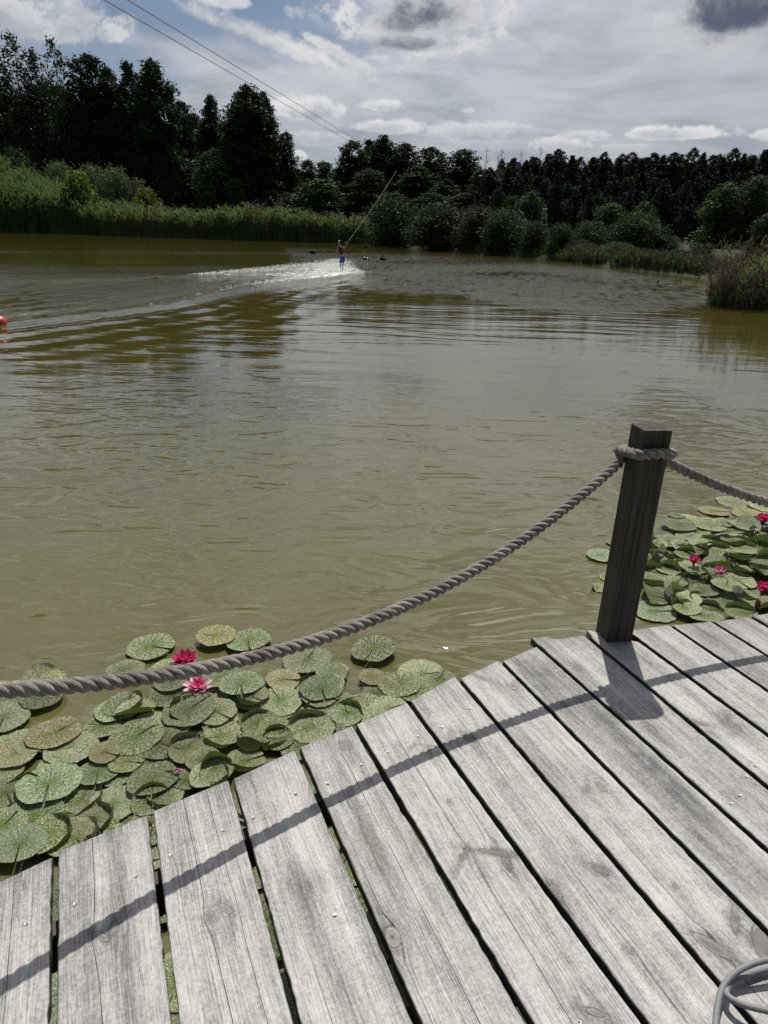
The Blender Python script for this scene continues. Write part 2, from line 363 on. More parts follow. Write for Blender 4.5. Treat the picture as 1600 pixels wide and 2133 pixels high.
    fa = g.attr('foam'); fn = g.noise(g.xyz(g.mul(x, 3.0), g.mul(y_, 3.4), 1), 1.0, 4, .65)
    fm = g.step(g.add(fa, g.mul(g.sub(fn, .5), 1.9)), .48, .85)
    base = g.mix(fm, base, (.78, .79, .77))
    principled(g, o, base, g.add(.02, g.mul(fm, .6)), nb, .6, IOR=1.48)
    tag(link_mesh('lake_water', V, Fc, m, smooth=True, attrs=dict(swell=swell.ravel(), micro=micro.ravel(), foam=foam.ravel(), nearness=near.ravel())), kind='structure')
build_water()

# ------------------------------------------------------------------ foliage builders
def leaf_quads(C, Nrm, size, rng, ratio=.6):
    n = len(C); t = rng.normal(size=(n, 3)); a = np.cross(Nrm, t); a /= np.linalg.norm(a, axis=1)[:, None] + 1e-9
    b = np.cross(Nrm, a); s = size * rng.uniform(.6, 1.35, (n, 1)); fold = Nrm * s * rng.uniform(-.35, .1, (n, 1))
    V = np.stack([C - a * s, C + b * s * ratio + fold, C + a * s, C - b * s * ratio + fold], 1).reshape(-1, 3)
    return V, np.arange(4 * n).reshape(-1, 4)
def blob_leaves(cs, rs, n, size, rng, up=.5, flat=.8, ratio=.6, shell=2.4):
    rs = np.asarray(rs); p = rs ** 2 / (rs ** 2).sum(); k = rng.choice(len(rs), n, p=p)
    d = rng.normal(size=(n, 3)); d /= np.linalg.norm(d, axis=1)[:, None]
    rr = rng.uniform(0, 1, (n, 1)) ** (1 / shell) * rng.uniform(.65, 1.5, (n, 1))
    C = np.asarray(cs)[k] + d * rr * rs[k][:, None] * np.array([1, 1, flat])
    N_ = d * .6 + rng.normal(size=(n, 3)) * .6 + np.array([0, 0, up]); N_ /= np.linalg.norm(N_, axis=1)[:, None]
    return leaf_quads(C, N_, size, rng, ratio)
def profile(kind, t):
    if kind == 'cone':  return max(.12, (1 - t ** 3.0) ** .75 * (.88 + .12 * math.sin(9 * t + 1)))
    if kind == 'round': return max(.12, math.sqrt(max(0, 1 - (2 * t - 1) ** 2)))
    if kind == 'dome':  return max(.12, math.sqrt(max(0.0, 1 - max(0.0, t * 1.15 - .15) ** 2.2)) * (.88 + .12 * math.sin(8 * t)))
    if kind == 'bushy': return max(.2, math.sqrt(max(0.0, 1 - max(0.0, (t - .38) / .62) ** 2)) * min(1, .72 + t))
    if kind == 'spruce': return max(.05, min(1, .5 + 3 * t) * (1 - t ** 1.9) * (.8 + .2 * math.sin(19 * t + 2)))
    if kind == 'pine': return max(.07, min(1, .5 + 3 * t) * (1 - t ** 2.9) ** .9 * (.85 + .15 * math.sin(13 * t + 2)))
    if kind == 'spire': return max(.12, (1 - t) ** .7 * .95 + .1)
    return 1.0
def tree_proto(kind, seed, leafmat, n=9000, nb=46, h0=.08, wid=.17, leaf=.011, trunk_r=.012, gap=1.0, br=.085, bark='bark', blossom=0, name='tree'):
    # a tree 1 unit tall: tapered trunk with limbs, crown of leaf clumps around the limb ends
    rng = np.random.default_rng(seed); root = empty(name)
    cs, rs = [], []
    for k in range(nb):
        t = (k + rng.uniform(.1, .9)) / nb; z = h0 + (1 - h0 - .035) * t
        Rz = wid * profile(kind, t); q = k * 2.399 + rng.uniform(-.7, .7); r = Rz * rng.uniform(.35, 1.05) ** .7 * (1 + .16 * math.sin(2 * q + seed) * (1 - t))
        cs.append((math.cos(q) * r, math.sin(q) * r, z)); rs.append(br * rng.uniform(.6, 1.2) * (.55 + .6 * Rz / wid))
    for k in range(nb // 3):
        t = rng.uniform(.02, .85); z = h0 + (1 - h0 - .06) * t; r = wid * profile(kind, t) * rng.uniform(0, .4); q = rng.uniform(0, 6.28)
        cs.append((math.cos(q) * r, math.sin(q) * r, z)); rs.append(br * rng.uniform(.8, 1.2) * (.55 + .6 * profile(kind, t)))
    cs.append((rng.uniform(-.012, .012), 0, .965)); rs.append(br * .42)
    V, Fc = blob_leaves(cs, rs, n, leaf, rng)
    V[:, 2] = np.where(V[:, 2] < .005, np.abs(V[:, 2]) + .005, V[:, 2])
    link_mesh('crown', V, Fc, leafmat, root)
    mb = MB(); zs = np.linspace(-.02, .93, 9); off = np.cumsum(rng.normal(size=(9, 2)) * .006, axis=0); off -= off[0]
    mb.tube([(off[i, 0], off[i, 1], zs[i]) for i in range(9)], [max(.0015, trunk_r * (1 - .92 * i / 8)) for i in range(9)], 7)
    for k in rng.choice(nb, min(nb, 16), replace=False):
        c = cs[k]; z0 = max(.03, c[2] - .10 - .5 * math.hypot(c[0], c[1])); j = np.interp(z0, zs, np.arange(9)); ox = np.interp(z0, zs, off[:, 0]); oy = np.interp(z0, zs, off[:, 1])
        mb.tube([(ox, oy, z0), (ox + (c[0] - ox) * .55, oy + (c[1] - oy) * .55, z0 + (c[2] - z0) * .42), c], [trunk_r * .38, trunk_r * .25, trunk_r * .1], 5, False)
    mb.build('trunk', M[bark], root)
    if blossom:
        idx = rng.choice(len(V) // 4, blossom, replace=False); C = V.reshape(-1, 4, 3).mean(1)[idx]
        Vb, Fb = leaf_quads(C + np.array([0, -.01, .012]), np.tile([0, -.25, 1.0], (blossom, 1)) + rng.normal(size=(blossom, 3)) * .2, leaf * 1.15, rng, .9)
        link_mesh('blossom', Vb, Fb, M['blossom'], root)
    return root
def pine_proto(seed, n=11000, h0=.30):
    return tree_proto('pine' if seed % 2 else 'spruce', seed, M['needle'], n, 120, h0, .22, .0088, .0095, br=.034, bark='pine_bark', name='pine_tree')
def bare_proto(seed):
    rng = np.random.default_rng(seed); mb = MB(); root = empty('dead_tree')
    mb.tube([(0, 0, -.02), (.002, 0, .5), (-.002, 0, 1.0)], [.0085, .006, .0012], 6); mb.build('trunk', M['dead_wood'], root)
    mb = MB()
    for k in range(26):
        z = rng.uniform(.55, .96); q = rng.uniform(0, 6.28); l = .10 * (1.05 - z) / .5 * rng.uniform(.6, 1.3) + .012; up = rng.uniform(.1, .7)
        e = np.array((math.cos(q) * l, math.sin(q) * l, z + l * up)); mid = np.array((e[0] * .5, e[1] * .5, z + l * up * .35))
        mb.tube([(0, 0, z), mid, e], [.0022, .0016, .0007], 4, False)
        for j in range(3):
            a = rng.uniform(.35, .95); p = np.array((0, 0, z)) * (1 - a) + e * a; v = rng.normal(size=3) * .018; v[2] = abs(v[2]); mb.tube([p, p + v], [.0011, .0005], 3, False)
    mb.build('branch', M['dead_wood'], root); return root

PROTO = {}
def protos():
    for i, (k, m_, n, w, g_) in enumerate((('cone', 'alder', 11000, .165, 1), ('dome', 'alder', 11000, .18, 1), ('dome', 'alder', 11000, .19, 1), ('cone', 'alder', 11000, .165, 1))):
        PROTO['alder%d' % i] = tree_proto(k, 11 + i, M[m_], n + 12000, 120, .05, w, leaf=.0098, br=.052)
    for i in range(2): PROTO['loose%d' % i] = tree_proto('cone', 31 + i, M['poplar'], 5200, 40, .22, .15, .0095, .009, br=.062)
    for i, k in enumerate(('cone', 'dome')): PROTO['green%d' % i] = tree_proto(k, 41 + i, M['greener'], 9000, 40, .03, .25, .018, br=.12)
    for i in range(3): PROTO['bush%d' % i] = tree_proto('bushy', 51 + i, M['bush'], 11000, 54, .01, .46, .022, .02, br=.2)
    for i in range(2): PROTO['willow%d' % i] = tree_proto('dome', 61 + i, M['willow'], 9000, 40, .03, .5, .022, .02, br=.2)
    PROTO['elder0'] = tree_proto('dome', 71, M['elder'], 4200, 30, .03, .5, .045, .02, br=.22, blossom=240)
    for i in range(6): PROTO['pine%d' % i] = pine_proto(81 + i, h0=(.30, .38, .26, .40, .34, .24)[i])
    for i in range(3): PROTO['bare%d' % i] = bare_proto(91 + i)
protos()
USED = set()
NAMES = dict(alder='broadleaf_tree', loose='slender_tree', green='broadleaf_tree', bush='shoreline_bush', willow='willow_bush', elder='flowering_bush', pine='pine_tree', bare='dead_tree')
def plant(key, px, top, Y, width=None, label='', cat='tree', group=None, rz=None, base_py=None, z0=None):
    """a tree whose tip is seen at (px, top) when it stands Y metres away, width in photo pixels"""
    if group and ('left bank' in group and 'wood' in group or 'left wood' in group): Y += 15; width = width * 1.14 if width else width
    if group and 'middle wood' in group: width = width * 1.28
    t = at_y(px, top, Y); gx = t[0]
    gz = float(ground_z(np.array([gx]), np.array([Y]))[0]) if z0 is None else z0
    gz = max(gz, .05) - .05; h = t[2] - gz
    src = PROTO[key]; o = src if key not in USED else dup(src); USED.add(key)
    o.name = NAMES[key.rstrip('0123456789')]
    proto_w = {'alder0': .46, 'alder1': .46, 'alder2': .48, 'alder3': .42, 'loose0': .38, 'loose1': .38, 'green0': .62, 'green1': .62, 'bush0': 1.08, 'bush1': 1.08, 'bush2': 1.08, 'willow0': 1.2, 'willow1': 1.2, 'elder0': 1.2}.get(key)
    wsc = h * (random.uniform(.95, 1.5) if key[:4] == 'pine' else 1) if (width is None or proto_w is None) else (width * Y / F) / proto_w
    o.location = (gx, Y, gz); o.scale = (wsc, wsc, h); o.rotation_euler = (0, 0, random.uniform(0, 6.28) if rz is None else rz)
    tag(o, label, cat, group); return o
random.seed(5)
TG = 'tall trees of the wood behind the left bank'
for a in (
    ('loose0', -25, 90, 118, 110, 'tall loose tree cut by the left picture edge, trunks showing through'),
    ('loose1', 18, 62, 116, 95, 'tallest loose airy tree at the far left edge of the wood'),
    ('loose0', 62, 92, 119, 95, 'loose leaved tree second from the left edge, between two taller tips'),
    ('loose1', 104, 74, 117, 80, 'slim loose tree with a ragged spire tip left of the smooth round crown'),
    ('alder1', 178, 106, 117, 150, 'broad dense tree with a smooth rounded top in the left wood'),
    ('alder3', 222, 132, 119, 100, 'dark tree tucked behind the smooth rounded crown in the left wood'),
    ('alder3', 262, 119, 116, 90, 'left one of the twin dark pointed crowns in the left wood'),
    ('alder0', 313, 117, 114, 150, 'right and bulkier one of the twin dark crowns, foliage down to the bank'),
    ('alder2', 374, 203, 121, 100, 'small crown peeping out right of the twin dark trees'),
    ('alder1', 402, 232, 124, 80, 'low far crown in the dip left of the narrow tree'),
    ('alder3', 437, 190, 114, 85, 'narrow dark tree directly left of the big isolated tree'),
    ('alder0', 515, 170, 108, 150, 'big isolated dark tree with a stepped right side, under the overhead cables'),
    ('alder3', 497, 182, 111, 90, 'left shoulder crown grown into the big isolated dark tree'),
    ('alder3', 548, 184, 110, 80, 'right shoulder crown grown into the big isolated dark tree'),
    ('alder2', 594, 270, 112, 70, 'small round tree stepping down right of the big isolated tree'),
    ('alder1', 640, 330, 118, 70, 'low tree in the gap of sky left of the middle wood'),
    ('alder2', 676, 333, 120, 75, 'second low tree in the gap, touching the middle wood'),
    ('green0', 443, 308, 104, 95, 'mid green cone shaped tree standing low before the narrow dark tree'),
    ('green1', 487, 372, 101, 60, 'small mid green tree at the foot of the big isolated tree'),
    ('green1', 662, 374, 96, 130, 'rounded mid green tree above the right end of the reed strip'),
    ('green0', 600, 400, 98, 60, 'little green sapling left of the rounded mid green tree by the reeds'),
):
    plant(*a[:5], a[5], 'tree', TG)
for k, (px, top, Y, wd) in enumerate(((-60, 130, 128, 150), (40, 190, 130, 130), (120, 170, 128, 140), (200, 190, 128, 150), (290, 200, 128, 150), (370, 280, 130, 150), (450, 290, 130, 150), (545, 300, 128, 140), (610, 350, 130, 120), (680, 360, 132, 110), (330, 300, 120, 130), (230, 300, 119, 130), (130, 290, 120, 110), (410, 330, 118, 110), (560, 330, 116, 100), (620, 390, 112, 90))):
    plant('alder%d' % (k % 4), px, top, Y, wd, 'dark filling tree in the shade behind the front trees of the left wood', 'tree', 'shaded trees deep in the left wood')
for a in (
    ('alder1', 735, 289, 126, 90, 'leftmost crown of the middle wood, where the cables end'),
    ('alder0', 800, 277, 128, 100, 'highest pointed crown of the middle wood'),
    ('alder3', 770, 286, 132, 80, 'crown between the leftmost and the highest of the middle wood'),
    ('alder2', 845, 293, 126, 90, 'rounded crown right of the highest one in the middle wood'),
    ('alder1', 900, 303, 124, 100, 'flat topped crown in the right half of the middle wood'),
    ('alder2', 965, 307, 120, 115, 'bulky round tree at the right end of the middle wood, before the dead trees'),
    ('alder0', 870, 340, 112, 110, 'darker lower tree in front of the flat topped crown'),
    ('alder1', 770, 350, 110, 100, 'dark low tree behind the tow rope'),
    ('alder2', 1010, 350, 112, 90, 'small dark tree right of the bulky round tree'),
    ('alder3', 930, 370, 108, 90, 'dark low tree above the second round bush'),
):
    plant(*a[:5], a[5], 'tree', 'broadleaf trees of the middle wood')
for k, (px, top, Y, wd) in enumerate(((725, 340, 134, 110), (830, 330, 136, 110), (910, 340, 136, 120), (980, 350, 134, 120), (1050, 370, 128, 120), (820, 400, 104, 110), (1040, 400, 108, 100), (740, 400, 112, 90), (900, 400, 100, 110), (975, 400, 98, 110))):
    plant('alder%d' % ((k + 1) % 4), px, top, Y, wd, 'dark filling tree in the shade inside the middle wood', 'tree', 'shaded trees deep in the middle wood')
# pine forest on the right
random.seed(9); xs = 1022
tops = [(1022, 345), (1060, 338), (1075, 325), (1100, 332), (1118, 318), (1145, 312), (1166, 308), (1190, 312), (1215, 322), (1240, 320), (1264, 310), (1290, 325), (1318, 316), (1340, 322), (1362, 318), (1384, 324), (1404, 318), (1424, 326), (1446, 303), (1470, 318), (1490, 312), (1512, 318), (1534, 304), (1556, 308), (1580, 322), (1602, 310), (1625, 312), (1650, 318)]
pg = 'pines of the forest on the right shore'
for k, (px, top) in enumerate(tops):
    lb = 'tall dark pine in the front edge of the right hand forest'
    if px == 1446: lb = 'pine whose tip stands highest above the right hand forest edge'
    elif px == 1145: lb = 'pine with a spreading flat crown right of the dead trees'
    elif px == 1075: lb = 'thin pine between the bare dead trees'
    plant('pine%d' % (k % 6), px + random.uniform(-4, 4), top + random.uniform(-7, 9), random.uniform(92, 104), None, lb, 'tree', pg)
for row, (Y0, dt, n) in enumerate(((108, 4, 26), (118, 10, 24), (86, 46, 22), (80, 80, 20))):
    for k in range(n):
        px = 1030 + (k + random.uniform(.1, .9)) * 620 / n
        if row == 3 and px < 1200: continue
        plant('pine%d' % random.randrange(6), px, 318 + dt + random.uniform(-8, 22), Y0 + random.uniform(-3, 3), None, 'dark pine in the inner rows of the right hand forest', 'tree', 'pines deeper in the right hand forest')
for k, (px, top, lb) in enumerate(((1015, 306, 'bare dead tree nearest the bulky round tree, leftmost of the dead trees'), (1047, 301, 'bare dead tree with the widest branches, second of the dead trees'), (1039, 318, 'thin dead stem close behind the widest dead tree'), (1087, 313, 'bare dead tree between two thin pines'), (1127, 297, 'bare dead tree close beside a pine, rightmost of the dead trees'))):
    plant('bare%d' % (k % 3), px, top, 96, None, lb, 'tree', 'bare dead trees above the wood')
for k in range(15):
    plant('alder%d' % (k % 4), 1045 + k * 43 + random.uniform(-12, 12), 352 + random.uniform(-6, 30) + (20 if k % 2 else 0), 122 + random.uniform(-3, 3), 150, 'dark broadleaf tree filling the shade between the pine trunks', 'tree', 'shaded broadleaf trees behind the pines')
for (px, top, wd, lb) in ((1160, 322, 90, 'broad dark crown among the pines right of the dead trees'), (1240, 326, 100, 'broad dark crown left of the middle of the pine forest'), (1345, 326, 95, 'broad dark crown right of the middle of the pine forest'), (1425, 330, 90, 'broad dark crown left of the highest pine tip'), (1500, 318, 100, 'broad dark crown right of the highest pine tip'), (1570, 318, 95, 'broad dark crown near the right edge of the pine forest'), (1290, 334, 80, 'lower broad dark crown in the middle of the pine forest')):
    plant('alder%d' % random.randrange(4), px, top, 105, wd, lb, 'tree', 'broad crowns among the pines')
# rounded bushes along the far shore and greener trees on the right
bg = 'rounded bushes along the far shore'
for a in (
    ('bush0', 820, 415, 78, 122, 'first round bush from the left, by the end of the reed strip'),
    ('bush1', 920, 423, 71, 140, 'second and widest round bush on the far shore'),
    ('bush2', 1003, 432, 67, 110, 'third round bush on the far shore, left of the tapering one'),
    ('bush0', 1060, 437, 63, 105, 'fourth round bush with a sloping right side, left of the steel mast'),
    ('bush1', 1118, 463, 60, 62, 'small round bush directly left of the steel mast'),
    ('bush2', 1173, 467, 57, 66, 'small bright round bush right of the steel mast'),
):
    plant(*a[:5], a[5], 'bush', bg)
for a in (
    ('green0', 1108, 398, 74, 80, 'mid green tree behind the small bush left of the steel mast'),
    ('green1', 1075, 408, 76, 60, 'smaller mid green tree above the fourth round bush'),
    ('green1', 1275, 424, 66, 90, 'mid green tree with a pointed top left of the widest rounded bush'),
    ('bush1', 1330, 442, 58, 110, 'widest rounded bush above the far right reeds'),
    ('green0', 1345, 418, 66, 70, 'green tree peeping out behind the widest rounded bush above the reeds'),
    ('bush0', 1235, 462, 60, 80, 'low rounded bush left of the pointed mid green tree'),
    ('green0', 1520, 378, 62, 110, 'larger dull green tree before the pines near the right edge'),
    ('green1', 1585, 368, 60, 100, 'dull green tree cut by the right picture edge'),
    ('green1', 1600, 447, 34, 80, 'bright green tree at the right edge above the reed clump'),
    ('bush0', 1465, 508, 44, 55, 'low leafy bush at the waterside left of the reed clump'),
    ('bush2', 1420, 520, 50, 60, 'dark low bush behind the far right reeds'),
    ('bush1', 1212, 500, 56, 60, 'dark bush right of the small bright round bush'),
    ('bush2', 1290, 505, 55, 80, 'dark bush below the pointed mid green tree'),
    ('bush0', 1380, 490, 58, 80, 'dark bush right of the widest rounded bush above the reeds'),
):
    plant(*a[:5], a[5], 'bush' if a[0][:4] in ('bush', 'will') else 'tree', 'greenery on the right shore')
for a in (
    ('bush2', 32, 312, 116, 90, 'small leafy tree above the tall reeds at the left edge'),
    ('willow1', 120, 340, 114, 80, 'pale willow bush left of the larger flowering elder'),
    ('willow0', 190, 346, 113, 90, 'grey green willow bush behind the larger flowering elder'),
    ('willow1', 240, 352, 112, 100, 'widest grey green willow bush between the two flowering elders'),
    ('willow0', 280, 376, 111, 90, 'lower willow bush sloping down to the smaller flowering elder'),
    ('elder0', 160, 364, 106.5, 96, 'larger yellow green elder bush in blossom beside the tall reeds'),
    ('elder0', 304, 398, 105.5, 84, 'smaller yellow green elder bush in blossom above the reed strip'),
):
    plant(*a[:5], a[5], 'bush', 'bushes on the left bank')
for p_, o_ in PROTO.items():                         # kinds that were not planted go
    if p_ not in USED:
        for c_ in list(o_.children): bpy.data.objects.remove(c_)
        bpy.data.objects.remove(o_)

# ------------------------------------------------------------------ reeds
def reeds(name, pts, hts, label, mats, width, rng, lean=.18, leaves=3, plume=.3, plume_size=.22, droop=.25):
    """pts: base points; every reed a stalk with arching leaves and, on some, a plume"""
    V, Fc, mi = [], [], []
    def strip(P, w, side, m_):
        n0 = len(V); k = len(P)
        for i, p in enumerate(P):
            ww = w * (1 - (i / (k - 1)) ** 1.5 * .92) * .5; V.append(p - side * ww); V.append(p + side * ww)
        for i in range(k - 1): Fc.append((n0 + 2 * i, n0 + 2 * i + 1, n0 + 2 * i + 3, n0 + 2 * i + 2)); mi.append(m_)
    cl = rng.uniform(0, 6.28, 6)
    for p, h in zip(pts, hts):
        h = h * (1 + .10 * math.sin(p[0] * 1.9 + cl[0]) + .08 * math.sin(p[0] * 4.3 + p[1] * 2.1 + cl[1]) + .06 * math.sin(p[0] * 9.1 + cl[2]))
        q = rng.uniform(0, 6.28); ln = rng.normal() * lean; dx = np.array([math.cos(q), math.sin(q), 0]) * ln * h
        side = np.array([math.cos(rng.uniform(-.9, .9)), math.sin(rng.uniform(-.9, .9)), 0])
        mat = 2 if rng.random() < .12 else int(rng.random() < .35)
        P = [p + dx * t ** 2 + np.array([0, 0, h * t * (1 - droop * abs(ln) * t)]) for t in (0, .35, .7, 1)]
        strip(P, width * .7, side, mat)
        for j in range(leaves):
            t = rng.uniform(.25, .95); b = p + dx * t ** 2 + np.array([0, 0, h * t]); a = rng.uniform(0, 6.28); l = h * rng.uniform(.18, .34)
            d = np.array([math.cos(a), math.sin(a), 0]); sd = np.array([-d[1], d[0], 0]) * .6 + np.array([.5, 0, .2])
            strip([b, b + d * l * .35 + np.array([0, 0, l * .5]), b + d * l * .75 + np.array([0, 0, l * .62]), b + d * l * 1.1 + np.array([0, 0, l * .35])], width * 1.15, sd / np.linalg.norm(sd), mat)
        if rng.random() < plume:
            e = P[-1]; d = np.array([rng.normal() * .4, rng.normal() * .4, .9])
            for j in range(3): strip([e, e + d * plume_size * .5 + rng.normal(size=3) * .02, e + d * plume_size + rng.normal(size=3) * .05], width * 2.4, side, 3)
    o = link_mesh(name, np.array(V), Fc, mats); o.data.polygons.foreach_set('material_index', np.array(mi, np.int32))
    tag(o, label, 'reeds', None, 'stuff'); return o
def along(poly, n, depth, rng, spread=1.0):
    P = np.array(poly, float); seg = np.linalg.norm(np.diff(P, axis=0), axis=1); cum = np.concatenate([[0], np.cumsum(seg)]); t = rng.uniform(0, cum[-1], n)
    x = np.interp(t, cum, P[:, 0]); y = np.interp(t, cum, P[:, 1]); k = np.clip(np.searchsorted(cum, t) - 1, 0, len(seg) - 1)
    d = np.diff(P, axis=0)[k] / seg[k][:, None]; nrm = np.stack([-d[:, 1], d[:, 0]], 1); nrm *= np.sign(nrm[:, 1])[:, None]
    off = depth * rng.uniform(0, 1, n) ** 1.3 * spread; x = x + nrm[:, 0] * off; y = y + nrm[:, 1] * off
    return np.stack([x, y, np.maximum(ground_z(x, y), -.15)], 1), t / cum[-1], off
rng = np.random.default_rng(3)
RM = [M['reed'], M['reed_dark'], M['reed_dry'], M['plume']]; RT = [M['reed_dark'], M['reed_dark'], M['reed'], M['plume']]
p, t, off = along([(-66, 104.2), (-53.7, 104.1), (-47, 103.9), (-42.2, 103.6)], 5200, 8, rng)
hh = (4.0 + .10 * off) * rng.uniform(.8, 1.08, len(p)) * np.where(t > .93, .85, 1)
reeds('tall_reed_bed', p, hh, 'tall dark green reed bed at the left edge of the far bank', RT, .10, rng, .10, 5, .05, .3)
p, t, off = along([(-43, 103.4), (-42.3, 103.5), (-29.1, 95.2), (-15.1, 90.6), (-8, 89.6), (-2.2, 88.4)], 9500, 5.5, rng)
hh = np.interp(t, [0, .12, .3, .5, .62, .8, .95, 1], [3.3, 3.0, 2.6, 2.4, 3.0, 2.5, 2.1, 1.3]) * rng.uniform(.72, 1.08, len(p))
reeds('reed_strip', p, hh, 'long green reed strip with brownish plumes along the far left bank', RM, .085, rng, .09, 3, .22, .3)
p, t, off = along([tuple(at(x, y, 0)[:2]) for x, y in ((1150, 542), (1190, 547), (1255, 554))], 900, 1.8, rng)
reeds('far_reed_patch', p, np.interp(t, [0, .2, .8, 1], [.6, .66, .66, .4]) * rng.uniform(.7, 1.1, len(p)), 'smaller reed patch on the far shore below the bright round bush', RFM, .045, rng, .1, 2, .15, .15)
p, t, off = along([tuple(at(x, y, 0)[:2]) for x, y in ((1268, 556), (1340, 564), (1425, 573), (1482, 580))], 1700, 1.8, rng)
reeds('right_shore_reeds', p, np.interp(t, [0, .1, .7, 1], [.5, .68, .62, .4]) * rng.uniform(.7, 1.1, len(p)), 'longer reed patch along the right shore with a ragged plumed top', RFM, .04, rng, .1, 2, .12, .14)
# the near clump on the right: green core, dry bent stalks around it
def near_clump():
    rng = np.random.default_rng(8); n = 2300
    c = at(1590, 645, 0); a = rng.uniform(0, 6.28, n); r = rng.uniform(0, 1, n) ** .6
    x = c[0] + np.cos(a) * r * 2.0 + .8; y = c[1] + 1.0 + np.sin(a) * r * 1.5
    z = np.full(n, -.02) + .12 * (1 - r)
    h = rng.uniform(.85, 2.1, n) * (1 - .62 * r ** 1.6) * np.clip(.80 + .12 * (x - c[0]), .55, 1.1)
    reeds('reed_clump', np.stack([x, y, z], 1), h, 'near clump of green reeds with bent dry stalks at the right edge', [M['reed'], M['reed_dark'], M['reed_dry'], M['plume']], .024, rng, .42, 4, .25, .25, .5)
    n = 650; a = rng.uniform(0, 6.28, n); x = c[0] + np.cos(a) * 1.9 + .8 + rng.normal(size=n) * .15; y = c[1] + .95 + np.sin(a) * 1.35
    reeds('dry_stalks', np.stack([x, y, np.full(n, .0)], 1), rng.uniform(.9, 1.9, n), 'tangle of pale dry bent stalks hanging around the near reed clump', [M['reed_dry'], M['plume'], M['reed_dry'], M['plume']], .014, rng, .40, 2, .4, .2, .55)
    mb = MB(); k = 26; V = []; Fc = []
    for j, (rr, zz) in enumerate(((1.5, -.15), (1.42, .05), (1.2, .16), (.7, .24), (.05, .27))):
        for i in range(k):
            q = 2 * math.pi * i / k; w = 1 + .08 * math.sin(3 * q + j) + .05 * math.sin(7 * q); V.append((c[0] + .8 + math.cos(q) * rr * 1.45 * w, c[1] + 1.0 + math.sin(q) * rr * w, zz))
    for j in range(4):
        for i in range(k): Fc.append((j * k + i, j * k + (i + 1) % k, (j + 1) * k + (i + 1) % k, (j + 1) * k + i))
    tag(link_mesh('bank', V, Fc, simple_mat('dark_bank_soil', (.018, .014, .01), (.05, .04, .028), 5, .95, .2), smooth=True), kind='structure')
near_clump()

# ------------------------------------------------------------------ the deck
DV = np.array([-math.sin(R(23.0)), math.cos(R(23.0))]); NV = np.array([DV[1], -DV[0]])   # along and across the boards
def tn(px, py):
    p = at(px, py, ZD)[:2]; return float(p @ DV), float(p @ NV)
GAPS = [((115, 1780), (110.5, 2133)), ((314, 1700), (366, 2133)), ((502, 1700), (620, 2133)), ((620, 1560), (800, 1970)), ((800, 1615), (1105, 2133)), ((880, 1500), (1345, 2133)), ((1030, 1500), (1570, 2133)), ((1165, 1500), (1600, 1942)), ((1295, 1500), (1600, 1772)), ((1245, 1343), (1600, 1640)), ((1320, 1325), (1600, 1531)), ((1397, 1302), (1600, 1436)), ((1483, 1293), (1600, 1357)), ((1563, 1283), (1600, 1307))]
lines = []
for a, b in GAPS:
    (ta, na), (tb, nb_) = tn(*a), tn(*b); k = (na - nb_) / (ta - tb) if abs(ta - tb) > .5 else 0.0; lines.append((na - k * ta, k))
w0 = .235; L0 = lines[0]
for j in (1, 2, 3): lines.insert(0, (L0[0] - w0 * j, L0[1]))
for j in (1, 2, 3): lines.append((lines[-1][0] + .2, lines[-1][1]))
def n_at(ln, t): return ln[0] + ln[1] * np.maximum(t, .2)
GW = [.017] * len(lines); GW[3] = .017; GW[4] = .0165; GW[6] = .019; GW[5] = .016; GW[7] = .017; GW[8] = .016; GW[9] = .016; GW[10] = .015; GW[11] = .017; GW[12] = .018; GW[13] = .018
ENDS = {3: [(120, 1773), (310, 1694)], 4: [(318, 1690), (482, 1622)], 5: [(485, 1622), (617, 1562)], 6: [(626, 1555), (745, 1507)], 7: [(750, 1505), (854, 1460)], 8: [(857, 1459), (946, 1407)], 9: [(957, 1414), (1039, 1375)],
        10: [(1044, 1378), (1123, 1345)], 11: [(1103, 1328), (1136, 1326), (1150, 1332), (1208, 1325)], 12: [(1201, 1313), (1222, 1311), (1238, 1330), (1318, 1330)], 13: [(1320, 1312), (1396, 1301)], 14: [(1400, 1302), (1480, 1294)], 15: [(1485, 1294), (1561, 1284)], 16: [(1564, 1283), (1600, 1277)]}
# knots seen in the photo: pixel centre, radius along and across the board in metres, twist, kind
KNOTS = [(718, 1553, .020, .015, 0, 1), (655, 1662, .03, .012, .5, .35), (862, 1553, .030, .008, 1.0, .6), (885, 1553, .030, .007, -1.0, .5), (236, 1936, .020, .012, .3, .8), (212, 1952, .026, .010, -.7, .8), (438, 1909, .016, .012, 0, .9), (471, 1893, .022, .011, -.6, 1), (818, 1952, .030, .020, .2, 1.0),
         (942, 1535, .026, .014, .6, .7), (978, 1537, .022, .014, -.2, 1), (1070, 1430, .03, .018, .4, .6), (1000, 1410, .06, .012, -.5, .7), (1252, 1636, .034, .018, .2, .6), (1222, 1640, .038, .010, .8, .7), (966, 1783, .040, .009, .9, .8), (1042, 1778, .060, .010, -1.0, 1.2), (1156, 1855, .019, .015, 0, .9), (1247, 1810, .028, .014, -.5, 1.1),
         (1206, 1392, .02, .012, .2, .6), (1487, 1972, .055, .018, -.45, 1), (1532, 1915, .05, .012, .8, .7), (1585, 1960, .05, .02, .7, .8), (1455, 1505, .07, .012, -.7, .7), (1515, 1498, .055, .016, .8, .8), (1240, 2110, .03, .012, -.9, .6), (1407, 1846, .008, .007, 0, .8), (1312, 1982, .011, .009, 0, .8), (1360, 1520, .025, .012, .3, .7), (50, 1844, .02, .005, 0, .5)]
